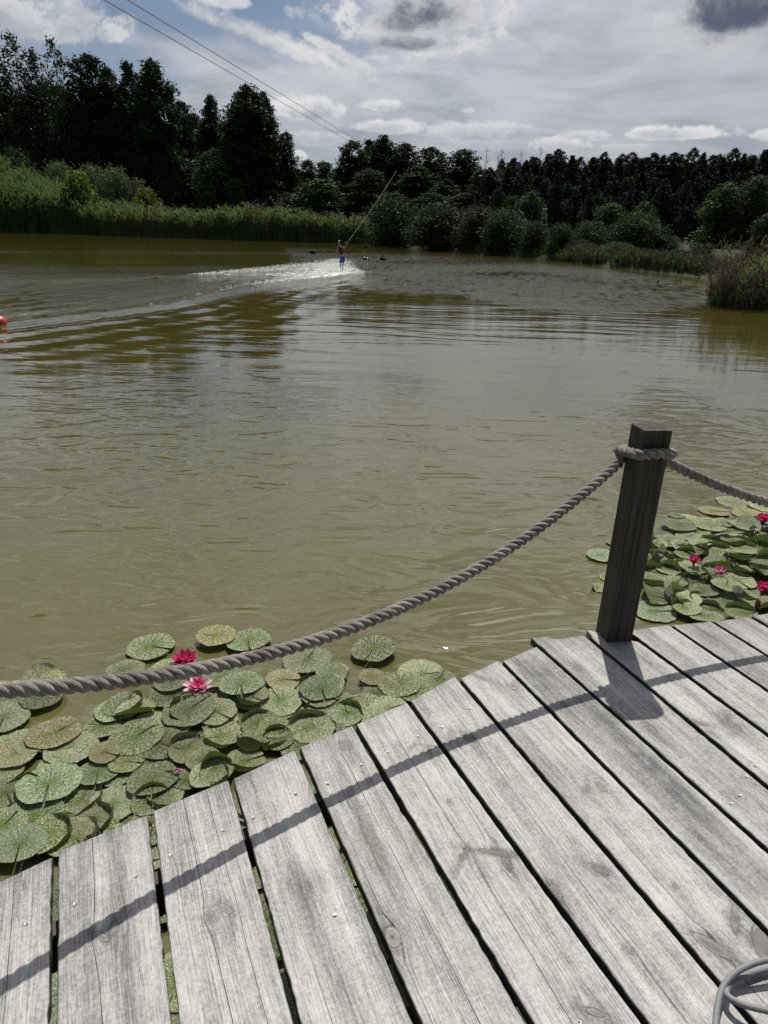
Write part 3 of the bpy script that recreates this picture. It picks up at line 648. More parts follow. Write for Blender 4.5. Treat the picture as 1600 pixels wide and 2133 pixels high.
STAINS = [(1120, 1400, .16, .07, .55), (1260, 1500, .22, .06, .4), (1360, 1600, .30, .045, .6), (1420, 1680, .28, .05, .55), (1480, 1760, .2, .05, .45), (1140, 1590, .25, .06, .22), (770, 1780, .12, .05, .35), (640, 1840, .06, .05, .3), (330, 1760, .2, .05, .2), (1000, 1990, .2, .06, .15), (1330, 1380, .12, .08, .3), (1480, 1330, .2, .07, .35), (1560, 1400, .2, .06, .3), (160, 1800, .15, .04, .2), (960, 1450, .1, .05, .2), (260, 2000, .3, .02, .3), (1000, 1800, .08, .05, .3), (790, 1890, .09, .045, .4)]
def wood_mat():
    m, g, o = material('weathered_wood')
    u, v, kn, dk, c1, c2 = (g.attr(k) for k in ('gu', 'gv', 'kn', 'dk', 'c1', 'c2')); tone = g.attr('tone')
    st = g.noise(g.xyz(g.mul(u, 2.0), g.mul(v, 150.0), 1), 1.0, 3, .6)
    fi = g.noise(g.xyz(g.mul(u, 13.0), g.mul(v, 520.0), 2), 1.0, 2, .6)
    br = g.noise(g.xyz(g.mul(u, .8), g.mul(v, 17.0), 3), 1.0, 3, .55)
    rg = g.m('SINE', g.add(g.mul(v, 760.0), g.mul(g.noise(g.xyz(g.mul(u, .5), g.mul(v, 14.0), 4), 1.0, 2), 26.0)))
    rga = g.step(g.noise(g.xyz(g.mul(u, .7), g.mul(v, 9.0), 5), 1.0, 2), .40, .66)
    cr = g.noise(g.xyz(g.mul(u, 170.0), g.mul(v, 16.0), 6), 1.0, 2, .5); cra = g.step(g.noise(g.xyz(g.mul(u, 2.6), g.mul(v, 9.0), 7), 1.0, 2), .45, .68)
    pos = g.new('ShaderNodeNewGeometry').outputs['Position']
    bl = g.noise(pos, 5.0, 5, .65); sp = g.noise(pos, 130.0, 3, .7); bl2 = g.noise(pos, 19.0, 5, .7)
    val = g.add(.5, g.mul(g.sub(st, .5), .62), g.mul(g.sub(fi, .5), .85), g.mul(g.sub(br, .5), .85), g.mul(rg, rga, .07), g.mul(g.sub(cr, .5), cra, .34), g.mul(g.sub(bl, .5), .40), g.mul(g.sub(bl2, .5), .34), g.mul(g.sub(sp, .5), .75), tone, -.045)
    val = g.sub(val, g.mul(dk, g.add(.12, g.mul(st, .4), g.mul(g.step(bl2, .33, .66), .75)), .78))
    ramp = g.new('ShaderNodeValToRGB'); g.put(ramp.inputs[0], val); e = ramp.color_ramp.elements
    e[0].position = .05; e[0].color = (.10, .099, .099, 1); e[1].position = .98; e[1].color = (.57, .555, .53, 1)
    for p_, c_ in ((.33, (.23, .224, .214)), (.58, (.380, .368, .350))):
        q = e.new(p_); q.color = (*c_, 1)
    col = ramp.outputs[0]
    warm = g.step(g.noise(pos, 2.2, 3, .6), .56, .74); col = g.mix(g.mul(warm, .10), col, (.42, .33, .25))
    kc = g.mix(g.step(g.noise(g.xyz(g.mul(u, 90.), g.mul(v, 90.), 8), 1.0, 2), .3, .7), (.10, .088, .076), (.20, .18, .16))
    col = g.mix(g.m('MULTIPLY', g.step(kn, .35, .75), .78), col, kc)
    ring = g.m('MULTIPLY', g.step(kn, .22, .36), g.step(kn, .56, .42)); col = g.mix(g.mul(ring, g.step(bl2, .35, .6), .42), col, (.09, .08, .07))
    wn = g.noise(g.xyz(g.mul(u, 9.0), g.mul(v, 3.0), 11), 1.0, 3, .7)
    def crack(c, w):
        return g.step(g.m('ABSOLUTE', g.add(c, g.mul(g.sub(wn, .5), 2.2))), g.lin(wn, .3, .7, w * .4, w * 1.6), .1)
    ck = g.mx(crack(c1, 1.15), crack(c2, .9)); col = g.mix(g.mul(ck, .82), col, (.035, .03, .028))
    pit = g.step(g.noise(g.xyz(g.mul(u, 26.0), g.mul(v, 330.0), 12), 1.0, 2, .6), .68, .80); col = g.mix(g.mul(pit, .45), col, (.10, .095, .09))
    col = g.mix(g.mul(g.attr('side'), .92), col, g.mix(bl2, (.022, .020, .017), (.05, .046, .038)))   # gap shade painted into the colour of the sawn sides
    h = g.add(g.mul(st, .5), g.mul(fi, .4), g.mul(cr, cra, .25), g.mul(ck, -2.2), g.mul(ring, -.8), g.mul(pit, -.5))
    principled(g, o, col, .78, g.bump(h, .0022, .8), .25); return m
M['wood'] = wood_mat()
deck = tag(empty('wooden_deck', (0, 0, ZD)), 'weathered grey plank deck with dark gaps between its boards, in the foreground', 'deck')
T = .034
def edge_default(k):
    e = [tn(-700, 2100), tn(0, 1836), tn(113, 1782), tn(1561, 1284), tn(1600, 1277), tn(1900, 1235)]
    return e
kn_tn = [tn(k[0], k[1]) + tuple(k[2:]) for k in KNOTS]; st_tn = [tn(s_[0], s_[1]) + tuple(s_[2:]) for s_ in STAINS]
def make_board(k):
    rng = np.random.default_rng(200 + k)
    A, B = lines[k], lines[k + 1]
    ins = np.concatenate([[0.0015, .004], np.linspace(.010, .99 - .0, 44)[:-1] * .0]) if False else None
    wloc = float(n_at(B, 1.0) - n_at(A, 1.0) - (GW[k] + GW[k + 1]) / 2)
    vv = np.concatenate([[0, 0, .0022 / wloc, .006 / wloc], np.linspace(.013 / wloc, 1 - .013 / wloc, 42), [1 - .006 / wloc, 1 - .0022 / wloc, 1, 1]])
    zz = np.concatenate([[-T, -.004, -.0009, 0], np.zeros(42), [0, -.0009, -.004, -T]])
    ends = [tn(*p) for p in ENDS[k]] if k in ENDS else edge_default(k)
    en = np.array([e[1] for e in ends]); et = np.array([e[0] for e in ends]); o_ = np.argsort(en); en, et = en[o_], et[o_]
    vn = n_at(A, 2.0) + GW[k] / 2 + vv * wloc
    t_end = np.interp(vn, en, et)
    if k in ENDS:                                    # straight saw cut, carried out to the very corners
        lo, hi = vn < en[0], vn > en[-1]
        t_end = np.where(lo, et[0] + (vn - en[0]) * (et[1] - et[0]) / (en[1] - en[0]), t_end); t_end = np.where(hi, et[-1] + (vn - en[-1]) * (et[-1] - et[-2]) / (en[-1] - en[-2]), t_end)
    dense = np.concatenate([[0, .0025], np.linspace(.008, 2.1, 350)]); back = np.array([2.3, 2.7, 3.2, 3.9])
    dd = np.concatenate([[0.0], dense, back]); zr = np.zeros(len(dd)); zr[1] = -.003; zr[2] = -.0006
    Tm = t_end[None, :] - dd[:, None]; Tm[-1, :] = -1.9
    nA = n_at(A, Tm) + GW[k] / 2; nB = n_at(B, Tm) - GW[k + 1] / 2; Nm = nA + (nB - nA) * vv[None, :]
    cup = -.0016 * (1 - (2 * vv - 1) ** 2) * rng.choice([-1, 1]); lift = rng.uniform(-.0012, .0012)
    Z = np.minimum(zz[None, :] + np.where(zz > -.002, cup, 0)[None, :], zz[None, :] + zr[:, None] + cup[None, :] * 0) + lift
    Z[0, :] = -T
    # ragged long edges
    wob = np.interp(Tm[:, 0], np.linspace(-3, 5, 330), rng.normal(size=330) * .0009); Nm[:, :3] += wob[:, None]; wob = np.interp(Tm[:, -1], np.linspace(-3, 5, 330), rng.normal(size=330) * .0009); Nm[:, -3:] += wob[:, None]
    # grain coordinates flowing round the knots
    gv = Nm.copy(); gu = Tm.copy(); kn = np.zeros_like(Tm); dk = np.zeros_like(Tm)
    gv += .006 * np.sin(Tm * 1.7 + k) + .010 * np.interp(Tm, np.linspace(-3, 5, 14), rng.normal(size=14) * .6)
    mid = float(n_at(A, 1.0) + n_at(B, 1.0)) / 2; hw = wloc / 2 + .02
    loc = [q for q in kn_tn if abs(q[1] - mid) < hw]
    for j in range(1): loc.append((rng.uniform(-.6, 3.4), mid + rng.uniform(-.8, .8) * hw, .011, .008, 0, .6))
    for (kt, knn, ra, rb, tw, sg) in loc:
        ra, rb, sg = ra * .88, rb * .82, sg * 1.1
        dt, dn = Tm - kt, Nm - knn; c_, s_ = math.cos(tw), math.sin(tw)
        a_, b_ = dt * c_ + dn * s_, dn * c_ - dt * s_
        d = np.sqrt((a_ / ra) ** 2 + (b_ / rb) ** 2)
        kn = np.maximum(kn, np.clip(1.5 - d, 0, 1) * min(1, sg))
        Rr = (rb + .25 * ra * abs(math.sin(tw))) * 1.15; r2 = (dt / 2.6) ** 2 + dn ** 2
        gv = gv - dn * Rr ** 2 / np.maximum(r2, Rr ** 2) * np.exp(-r2 / (4.5 * Rr) ** 2) * .93
        inside = d < 1.1; gv = np.where(inside, knn + d * rb * .8, gv); gu = np.where(inside, kt + d * .004, gu)
        dk = np.maximum(dk, .42 * sg * np.exp(-(np.maximum(d - 1, 0) / 1.5) ** 2) * (d > 1)); dk = np.maximum(dk, .34 * sg * np.exp(-((dt + .045) / .055) ** 2 - (dn / (Rr * 1.6)) ** 2))
    for (stt, snn, ra, rb, sg) in st_tn:
        dk = np.maximum(dk, sg * np.exp(-((Tm - stt) / ra) ** 2 - ((Nm - snn) / rb) ** 2) * (abs(snn - mid) < hw))
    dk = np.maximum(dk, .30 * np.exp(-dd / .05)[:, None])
    # drying cracks follow the grain
    cs = []
    for q in range(2):
        fr = rng.uniform(.2, .8); s0 = rng.uniform(-.5, 2.3); s1 = s0 + rng.uniform(.5, 1.6)
        if rng.random() < .35: s1 = float(t_end[20]) + .1; s0 = s1 - rng.uniform(.4, 1.2)
        if CRACK.get(k) and q < len(CRACK[k]): fr, s0, s1 = CRACK[k][q]
        c0 = float(n_at(A, 1.5)) + fr * wloc
        fade = np.clip(np.minimum((Tm - s0) / .12, (s1 - Tm) / .12), 0, 1)
        cs.append((gv - c0) * 1000 + (1 - fade) * 6 * np.where(gv >= c0, 1, -1))
    nr, nc = Tm.shape; XY = Tm[..., None] * DV + Nm[..., None] * NV
    V = np.stack([XY[..., 0].ravel(), XY[..., 1].ravel(), Z.ravel()], 1)
    i = np.arange(nr * nc).reshape(nr, nc); Fc = np.stack([i[:-1, :-1].ravel(), i[1:, :-1].ravel(), i[1:, 1:].ravel(), i[:-1, 1:].ravel()], 1)
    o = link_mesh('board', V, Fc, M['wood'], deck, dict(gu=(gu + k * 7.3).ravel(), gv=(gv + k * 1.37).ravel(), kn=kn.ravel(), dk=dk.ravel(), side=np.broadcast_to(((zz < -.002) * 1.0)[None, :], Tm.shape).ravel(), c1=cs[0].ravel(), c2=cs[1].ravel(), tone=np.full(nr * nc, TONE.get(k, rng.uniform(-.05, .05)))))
    # the underside
    fl = [i[0, 0], i[0, -1], i[-1, -1], i[-1, 0]]
    return o
TONE = {2: -.02, 3: -.01, 4: .0, 5: .02, 6: .02, 7: .07, 8: .06, 9: .07, 10: .02, 11: .0, 12: .05, 13: .03, 14: -.02}
CRACK = {4: [(.45, .2, 3.0), (.75, .3, 1.9)], 3: [(.43, .9, 2.6), (.66, 1.6, 2.0)], 6: [(.62, .3, 2.4), (.15, 1.0, 1.6)], 7: [(.5, .3, 3.2), (.2, 2.0, 2.6)], 8: [(.5, .6, 2.4), (.58, 1.0, 2.8)], 5: [(.72, 1.6, 2.3), (.3, .5, 1.2)], 9: [(.55, 1.9, 2.9), (.3, .5, 1.3)]}
BOARDS = [make_board(k) for k in range(len(lines) - 1)]
def board_of(px, py):
    t, n = tn(px, py)
    for k in range(len(lines) - 1):
        if n_at(lines[k], t) < n < n_at(lines[k + 1], t): return BOARDS[k]
    return BOARDS[0]
M['screw'] = None
def screw_mats():
    a = material('zinc_screw'); principled(a[1], a[2], (.46, .43, .34), .5, None, .5, Metallic=.35)
    b = material('dark_recess'); principled(b[1], b[2], (.02, .018, .016), .8)
    return a[0], b[0]
SCREW, RECESS = screw_mats()
def build_screws():
    pts = [(157, 1884), (55, 1925), (283, 1825), (357, 1782), (465, 1730), (528, 1703), (616, 1653), (683, 1632), (753, 1593), (808, 1567), (871, 1534), (921, 1515), (978, 1476), (1071, 1435), (1158, 1398), (1230, 1360), (1274, 1348), (1364, 1333), (1411, 1328), (1490, 1318), (1555, 1618), (1541, 1657), (1523, 1674), (1207, 2130), (1574, 1595)]
    mb = MB(); n = 12
    V = [(0, 0, .0004)] + [(math.cos(q) * .0026, math.sin(q) * .0026, .0008) for q in np.linspace(0, 2 * math.pi, n, False)] + [(math.cos(q) * .0048, math.sin(q) * .0048, .0014) for q in np.linspace(0, 2 * math.pi, n, False)] + [(math.cos(q) * .0056, math.sin(q) * .0056, .0004) for q in np.linspace(0, 2 * math.pi, n, False)]
    Fc = [(0, 1 + i, 1 + (i + 1) % n) for i in range(n)] + [(1 + r * n + i, 1 + (r + 1) * n + i, 1 + (r + 1) * n + (i + 1) % n, 1 + r * n + (i + 1) % n) for r in (0, 1) for i in range(n)]
    first = None
    for p in pts:
        b = board_of(*p); q = at(p[0], p[1], ZD)
        if first is None:
            o = link_mesh('screw', V, Fc, [SCREW, RECESS], b); first = o
            o.data.polygons.foreach_set('material_index', np.array([1] * n + [0] * (2 * n), np.int32))
        else: o = first.copy(); COL.objects.link(o); o.parent = b
        o.location = (q[0], q[1], .0004)
build_screws()
def build_deck_frame():
    dark = simple_mat('dark_joist_timber', (.06, .05, .042), (.12, .105, .09), 4, .85, .2)
    P = lambda t, n: Vector((*(DV * t + NV * n), 0))
    tmid = [tn(155, 1890), tn(1230, 1365)]; a, b = P(*tmid[0]), P(*tmid[1]); d = (b - a).normalized()
    def joist(a, b, name='joist', top=-T - .002, hgt=.12, wd=.04):
        mb = MB(); c = (a + b) / 2; c.z = top - hgt / 2; ang = math.atan2(b.y - a.y, b.x - a.x); mb.box(c, ((b - a).length / 2, wd / 2, hgt / 2), ang); mb.build(name, dark, deck)
    joist(a - d * .95, b - d * .04)
    r0, r1 = P(*tn(1270, 1352)), P(*tn(1900, 1262)); joist(r0 + Vector((.12, -.02, 0)), r1)
    for off in (.75, 1.5, 2.25, 3.0):
        joist(a - d * 1.0 - Vector((*(DV * off), 0)), b + d * 1.6 - Vector((*(DV * off), 0)))
    for q in (a - d * .7, (a + b) / 2, b + Vector((.3, -.25, 0)), a - Vector((*(DV * 1.5), 0)), b - Vector((*(DV * 1.5), 0))):
        mb = MB(); mb.tube([(q.x, q.y, -T - .12), (q.x, q.y, -1.9)], .06, 10); mb.build('pile', dark, deck)
build_deck_frame()

# ------------------------------------------------------------------ posts and the rope barrier
def post_mat():
    m, g, o = material('dark_post_timber'); p = g.new('ShaderNodeTexCoord').outputs['Object']; x, y, z = g.sep(p)
    a = g.noise(g.xyz(g.mul(x, 150.), g.mul(y, 150.), g.mul(z, 3.)), 1.0, 3, .6); b = g.noise(g.xyz(g.mul(x, 36.), g.mul(y, 36.), g.mul(z, 1.6)), 1.0, 3, .6)
    v = g.add(g.mul(a, .6), g.mul(b, .6)); c = g.mix(g.step(v, .38, .85), (.028, .0235, .019), (.094, .081, .066))
    principled(g, o, c, .8, g.bump(g.add(a, b), .004), .2); return m
M['post'] = post_mat()
def post(loc, rz, label, hgt=.91, low=.22):
    mb = MB(); s_ = .056; ch = .004
    ring = [(s_ - ch, -s_), (s_, -s_ + ch), (s_, s_ - ch), (s_ - ch, s_), (-s_ + ch, s_), (-s_, s_ - ch), (-s_, -s_ + ch), (-s_ + ch, -s_)]
    V = []; zs = list(np.linspace(-low, hgt - .004, 10)) + [hgt]
    for i, z in enumerate(zs):
        k = .965 if i == len(zs) - 1 else 1
        V += [(x * k, y * k, z) for x, y in ring]
    Fc = [(i * 8 + j, i * 8 + (j + 1) % 8, (i + 1) * 8 + (j + 1) % 8, (i + 1) * 8 + j) for i in range(len(zs) - 1) for j in range(8)] + [tuple(range((len(zs) - 1) * 8, len(zs) * 8))]
    o = link_mesh('rope_post', V, Fc, M['post'], None, None, False, loc); o.rotation_euler = (0, R(1.0) if hgt == .91 and loc is PB else 0, rz)
    return tag(o, label, 'post', 'posts of the rope barrier')
PB = (.988, 2.612, ZD)
post(PB, R(8), 'square dark timber post standing at the corner of the deck edge')
PL = (-1.19, 1.06, ZD); PR = (3.42, 3.02, ZD)

def rope_mat():
    m, g, o = material('grey_twisted_rope'); u, v = g.attr('ru'), g.attr('rv')
    a = g.noise(g.xyz(g.mul(v, 5.0), g.mul(u, 14.0), 1), 1.0, 3, .6); pos = g.new('ShaderNodeNewGeometry').outputs['Position']; b = g.noise(pos, 9.0, 3, .6)
    c = g.mix(g.step(g.add(g.mul(a, .8), g.mul(b, .25)), .40, .64), (.060, .055, .047), (.50, .455, .40))
    principled(g, o, c, .72, g.bump(a, .006), .3); return m
M['rope'] = rope_mat()
def rope_mesh(pts, name, parent=None, pitch=.096, hr=.0110, sr=.0100, closed=False):
    pts = np.array(pts, float); seg = np.linalg.norm(np.diff(pts, axis=0), axis=1); cum = np.concatenate([[0], np.cumsum(seg)]); L_ = cum[-1]
    n = int(L_ / .006) + 2; s_ = np.linspace(0, L_, n); P = np.stack([np.interp(s_, cum, pts[:, j]) for j in range(3)], 1)
    Tn = np.gradient(P, axis=0); Tn /= np.linalg.norm(Tn, axis=1)[:, None]
    up = np.array([0, 0, 1.0]); A = np.cross(up, Tn); A /= np.linalg.norm(A, axis=1)[:, None]; Bn = np.cross(Tn, A)
    V, Fc, ru, rv = [], [], [], []; K = 12; base = 0
    for st in range(3):
        ph = 2 * np.pi * s_ / pitch + st * 2 * np.pi / 3
        Cn = P + hr * (np.cos(ph)[:, None] * A + np.sin(ph)[:, None] * Bn)
        Tc = np.gradient(Cn, axis=0); Tc /= np.linalg.norm(Tc, axis=1)[:, None]
        e1 = np.cos(ph)[:, None] * A + np.sin(ph)[:, None] * Bn; e1 = e1 - (e1 * Tc).sum(1)[:, None] * Tc; e1 /= np.linalg.norm(e1, axis=1)[:, None]; e2 = np.cross(Tc, e1)
        for k in range(K):
            q = 2 * np.pi * k / K; V.append(Cn + sr * (np.cos(q) * e1 + np.sin(q) * e2)); ru.append(s_ * 1.0 + st * 3); rv.append(np.full(n, math.sin(q) * 3 + st * 5))
        for k in range(K):
            k2 = (k + 1) % K; a = base + k * n + np.arange(n - 1); b = base + k2 * n + np.arange(n - 1); Fc.append(np.stack([a, b, b + 1, a + 1], 1))
        base += K * n
    return link_mesh(name, np.concatenate(V), np.concatenate(Fc), M['rope'], parent, dict(ru=np.concatenate(ru), rv=np.concatenate(rv)), True)
def span(a, b, zmin_at, sag):
    a, b = np.array(a, float), np.array(b, float); t = np.linspace(0, 1, 90)[:, None]
    return a + (b - a) * t - np.array([0, 0, 1.0]) * sag * 4 * t * (1 - t)
br = tag(empty('barrier_rope', (0, 0, 0)), 'grey twisted rope sagging along the left deck edge from the corner post', 'rope', 'ropes of the barrier')
rope_mesh(span((.918, 2.640, 1.418), (-1.13, 1.125, 1.40), 0, .315), 'rope_span', br)
c8, s8 = math.cos(R(8)), math.sin(R(8))
def rot8(x, y): return PB[0] + x * c8 - y * s8, PB[1] + x * s8 + y * c8
lp = []
for q in np.linspace(0, 2 * math.pi, 80):            # the loop round the post
    k = .075 / max(abs(math.cos(q)), abs(math.sin(q))) ; rr = min(k, .093); x, y = rot8(rr * math.cos(q), rr * math.sin(q)); lp.append((x + .010, y, 1.462 - .016 * math.sin(q)))
rope_mesh(lp, 'rope_loop', br)
rope_mesh([(.925, 2.636, 1.424), (.915, 2.655, 1.440), (.912, 2.68, 1.452)], 'rope_end', br)
br2 = tag(empty('barrier_rope', (0, 0, 0)), 'dark backlit rope running from the corner post over the lily pads to the right edge', 'rope', 'ropes of the barrier')
rope_mesh(span((1.062, 2.690, 1.428), (3.36, 3.02, 1.40), 0, .30), 'rope_span', br2)
post(PL, R(-30), 'square dark timber post left of the picture holding the far end of the sagging rope')
post(PR, R(20), 'square dark timber post right of the picture holding the dark rope')

# ------------------------------------------------------------------ lily pads
def pad_mat(name, g1, g2, pale, dirt, tint=1.0):
    m, g, o = material(name)
    r, th = g.attr('pr'), g.attr('pt')
    tc = g.new('ShaderNodeTexCoord').outputs['Object']; rnd = g.new('ShaderNodeObjectInfo').outputs['Random']
    off = g.xyz(g.mul(rnd, 37.0), g.mul(rnd, 91.0), 0); vm = g.new('ShaderNodeVectorMath', operation='ADD'); g.put(vm.inputs[0], tc); g.put(vm.inputs[1], off); p = vm.outputs[0]
    vein = g.m('ABSOLUTE', g.m('SINE', g.add(g.mul(th, 10.0), g.mul(g.sub(g.noise(p, 14.0, 2), .5), 1.4)))); vl = g.step(vein, .22, .0)
    fine = g.noise(g.xyz(g.mul(g.m('COSINE', th), 16.0), g.mul(g.m('SINE', th), 16.0), g.add(g.mul(r, 2.6), g.mul(rnd, 50.0))), 1.0, 4, .65)
    n1 = g.noise(p, 16.0, 5, .68, .6); n2 = g.noise(g.xyz(g.mul(g.m('COSINE', th), 17.0), g.mul(g.m('SINE', th), 17.0), g.add(g.mul(r, 7.5), g.mul(rnd, 80.0))), 1.0, 4, .72); n3 = g.noise(p, 7.0, 3, .6)
    # dull residue and sky sheen put into the leaf colour, with clean green windows near the middle and along the folds
    film_sheen = g.add(g.mul(n1, 1.05), g.mul(fine, .18), g.mul(r, .26), g.mul(g.sub(n3, .5), .7), g.mul(g.sub(rnd, .5), .30))
    c = g.mix(g.step(n3, .35, .65), g1, g2)
    c = g.mix(g.mul(g.step(film_sheen, .62, .84), .72), c, pale)
    c = g.mix(g.mul(g.step(g.add(n2, g.mul(n1, .55), g.mul(g.sub(fine, .5), .25)), .78, .90), .9), c, (.70, .72, .58))  # white specks: sun sparkle painted as colour
    c = g.mix(g.mul(g.step(g.add(g.noise(p, 34.0, 3, .7), g.mul(n3, .5)), .88, 1.02), .7), c, dirt)
    c = g.mix(g.mul(vl, g.step(r, .8, .15), .45), c, (.22, .30, .09))
    star = g.step(g.add(r, g.mul(g.sub(fine, .5), .5), g.mul(vl, -.12)), .34, .06); c = g.mix(g.mul(star, .7), c, (.20, .30, .055))
    slit = g.mul(g.m('MINIMUM', th, g.sub(6.2832, th)), g.add(r, .08)); c = g.mix(g.mul(g.step(slit, .075, .035), g.step(r, .03, .15), .75), c, (.035, .04, .012))
    c = g.mix(g.mul(g.step(fine, .54, .66), g.step(r, .15, .4), .5), c, (.50, .53, .38))  # pale radial streaks, sheen painted into the colour
    edge = g.step(g.add(r, g.mul(g.sub(n1, .5), .14)), .93, 1.0); c = g.mix(g.mul(edge, g.step(n3, .42, .6), .6), c, dirt)
    back = g.new('ShaderNodeNewGeometry').outputs['Backfacing']; c = g.mix(back, c, (.11, .12, .03))
    hs = g.new('ShaderNodeHueSaturation'); g.put(hs.inputs['Color'], c); g.put(hs.inputs['Value'], g.lin(g.m('FRACT', g.mul(rnd, 7.31)), 0, 1, .66 * tint, 1.30 * tint)); g.put(hs.inputs['Hue'], g.lin(g.m('FRACT', g.mul(rnd, 3.7)), 0, 1, .478, .505))
    h = g.add(g.mul(fine, .22), g.mul(n1, .8), g.mul(vl, -.3), g.mul(n2, .30))
    pr = principled(g, None, hs.outputs[0], g.lin(n1, .3, .7, .16, .40), g.bump(h, .026, .9), .9)
    tr = g.new('ShaderNodeBsdfTranslucent'); g.put(tr.inputs[0], (.13, .19, .03))
    ms = g.new('ShaderNodeMixShader'); ms.inputs[0].default_value = .16; g.nt.links.new(pr.outputs[0], ms.inputs[1]); g.nt.links.new(tr.outputs[0], ms.inputs[2]); g.nt.links.new(ms.outputs[0], o.inputs[0])
    return m
M['pad'] = pad_mat('lily_pad_green', (.085, .138, .010), (.150, .208, .025), (.44, .475, .24), (.040, .030, .008))
M['pad_clean'] = pad_mat('lily_pad_fresh', (.118, .195, .034), (.172, .255, .060), (.38, .46, .26), (.05, .055, .012))
M['pad_yellow'] = pad_mat('lily_pad_yellowing', (.30, .25, .030), (.20, .21, .035), (.40, .38, .17), (.25, .10, .015))
def pad_proto(seed, curl=0.0, mat='pad', fold=0.0):
    rng = np.random.default_rng(seed); nr, na = 12, 64; notch = rng.uniform(.012, .045); V, pr, pt = [], [], []
    ph = rng.uniform(0, 6.28, 6)
    for i in range(nr):
        r = (i / (nr - 1)) ** .85
        for j in range(na):
            f = j / (na - 1); th = notch + (2 * math.pi - 2 * notch) * f
            open_ = math.exp(-min(f, 1 - f) * 14)
            tj = th + (.20 * (1 - r) * open_ * (1 if f < .5 else -1) if False else 0)
            rad = r * (1 + .035 * math.sin(2 * th + ph[0]) + .022 * math.sin(5 * th + ph[1]) + .012 * math.sin(11 * th + ph[2]) + (.010 * math.sin(29 * th + ph[3]) if i == nr - 1 else 0) - .05 * open_ * r)
            z = .012 * math.sin(3 * th + ph[4]) * r + .010 * math.sin(5 * th + ph[5]) * r * r + .045 * r ** 2 * abs(rng.normal()) * .12 + .05 * open_ * r * (1 if f < .5 else .25)
            z += .012 * math.sin(th * 10) * r * (1 - r) * .6
            c_ = curl * max(0, math.sin(th - ph[0]) * .75 + .35) * max(0, (r - .72) / .28) ** 1.4
            x, y = math.cos(th) * rad, math.sin(th) * rad
            x -= math.cos(th) * c_ * .35; y -= math.sin(th) * c_ * .35; z += c_ * .42
            if fold and x * math.cos(ph[3]) + y * math.sin(ph[3]) > .25:
                d = x * math.cos(ph[3]) + y * math.sin(ph[3]) - .25; x -= math.cos(ph[3]) * d * fold * .6; y -= math.sin(ph[3]) * d * fold * .6; z += d * fold * .8
            V.append((x, y, z)); pr.append(r); pt.append(th)
    Fc = [(i * na + j, (i + 1) * na + j, (i + 1) * na + j + 1, i * na + j + 1) for i in range(nr - 1) for j in range(na - 1)]
    o = link_mesh('lily_pad', np.array(V), Fc, M[mat], None, dict(pr=pr, pt=pt), True)
    return o
PADS = {'flat': [pad_proto(s_, 0.0) for s_ in (1, 2, 3, 4, 5)], 'curl': [pad_proto(s_, .75) for s_ in (11, 12, 13, 14)], 'clean': [pad_proto(s_, .10, 'pad_clean') for s_ in (21, 22, 23)],
        'cup': [pad_proto(s_, 1.5) for s_ in (31, 32, 33)], 'yellow': [pad_proto(s_, .1, 'pad_yellow') for s_ in (41, 42)], 'fold': [pad_proto(s_, .3, 'pad', .9) for s_ in (51, 52)]}
PUSED = set()
def pad(kind, X, Y, rad, label, group, z=0.004, rz=None, tilt=(0, 0), rng=random):
    lst = PADS[kind]; s_ = rng.choice(lst); o = s_ if s_.name not in PUSED else s_.copy()
    if s_.name in PUSED: COL.objects.link(o)
    PUSED.add(s_.name)
    o.location = (X, Y, z); o.scale = (rad, rad, rad); o.rotation_euler = (tilt[0], tilt[1], rng.uniform(0, 6.28) if rz is None else rz)
    tag(o, label, 'lily pad', group); return o
LG, RG = 'lily pads left of the deck', 'lily pads right of the post'
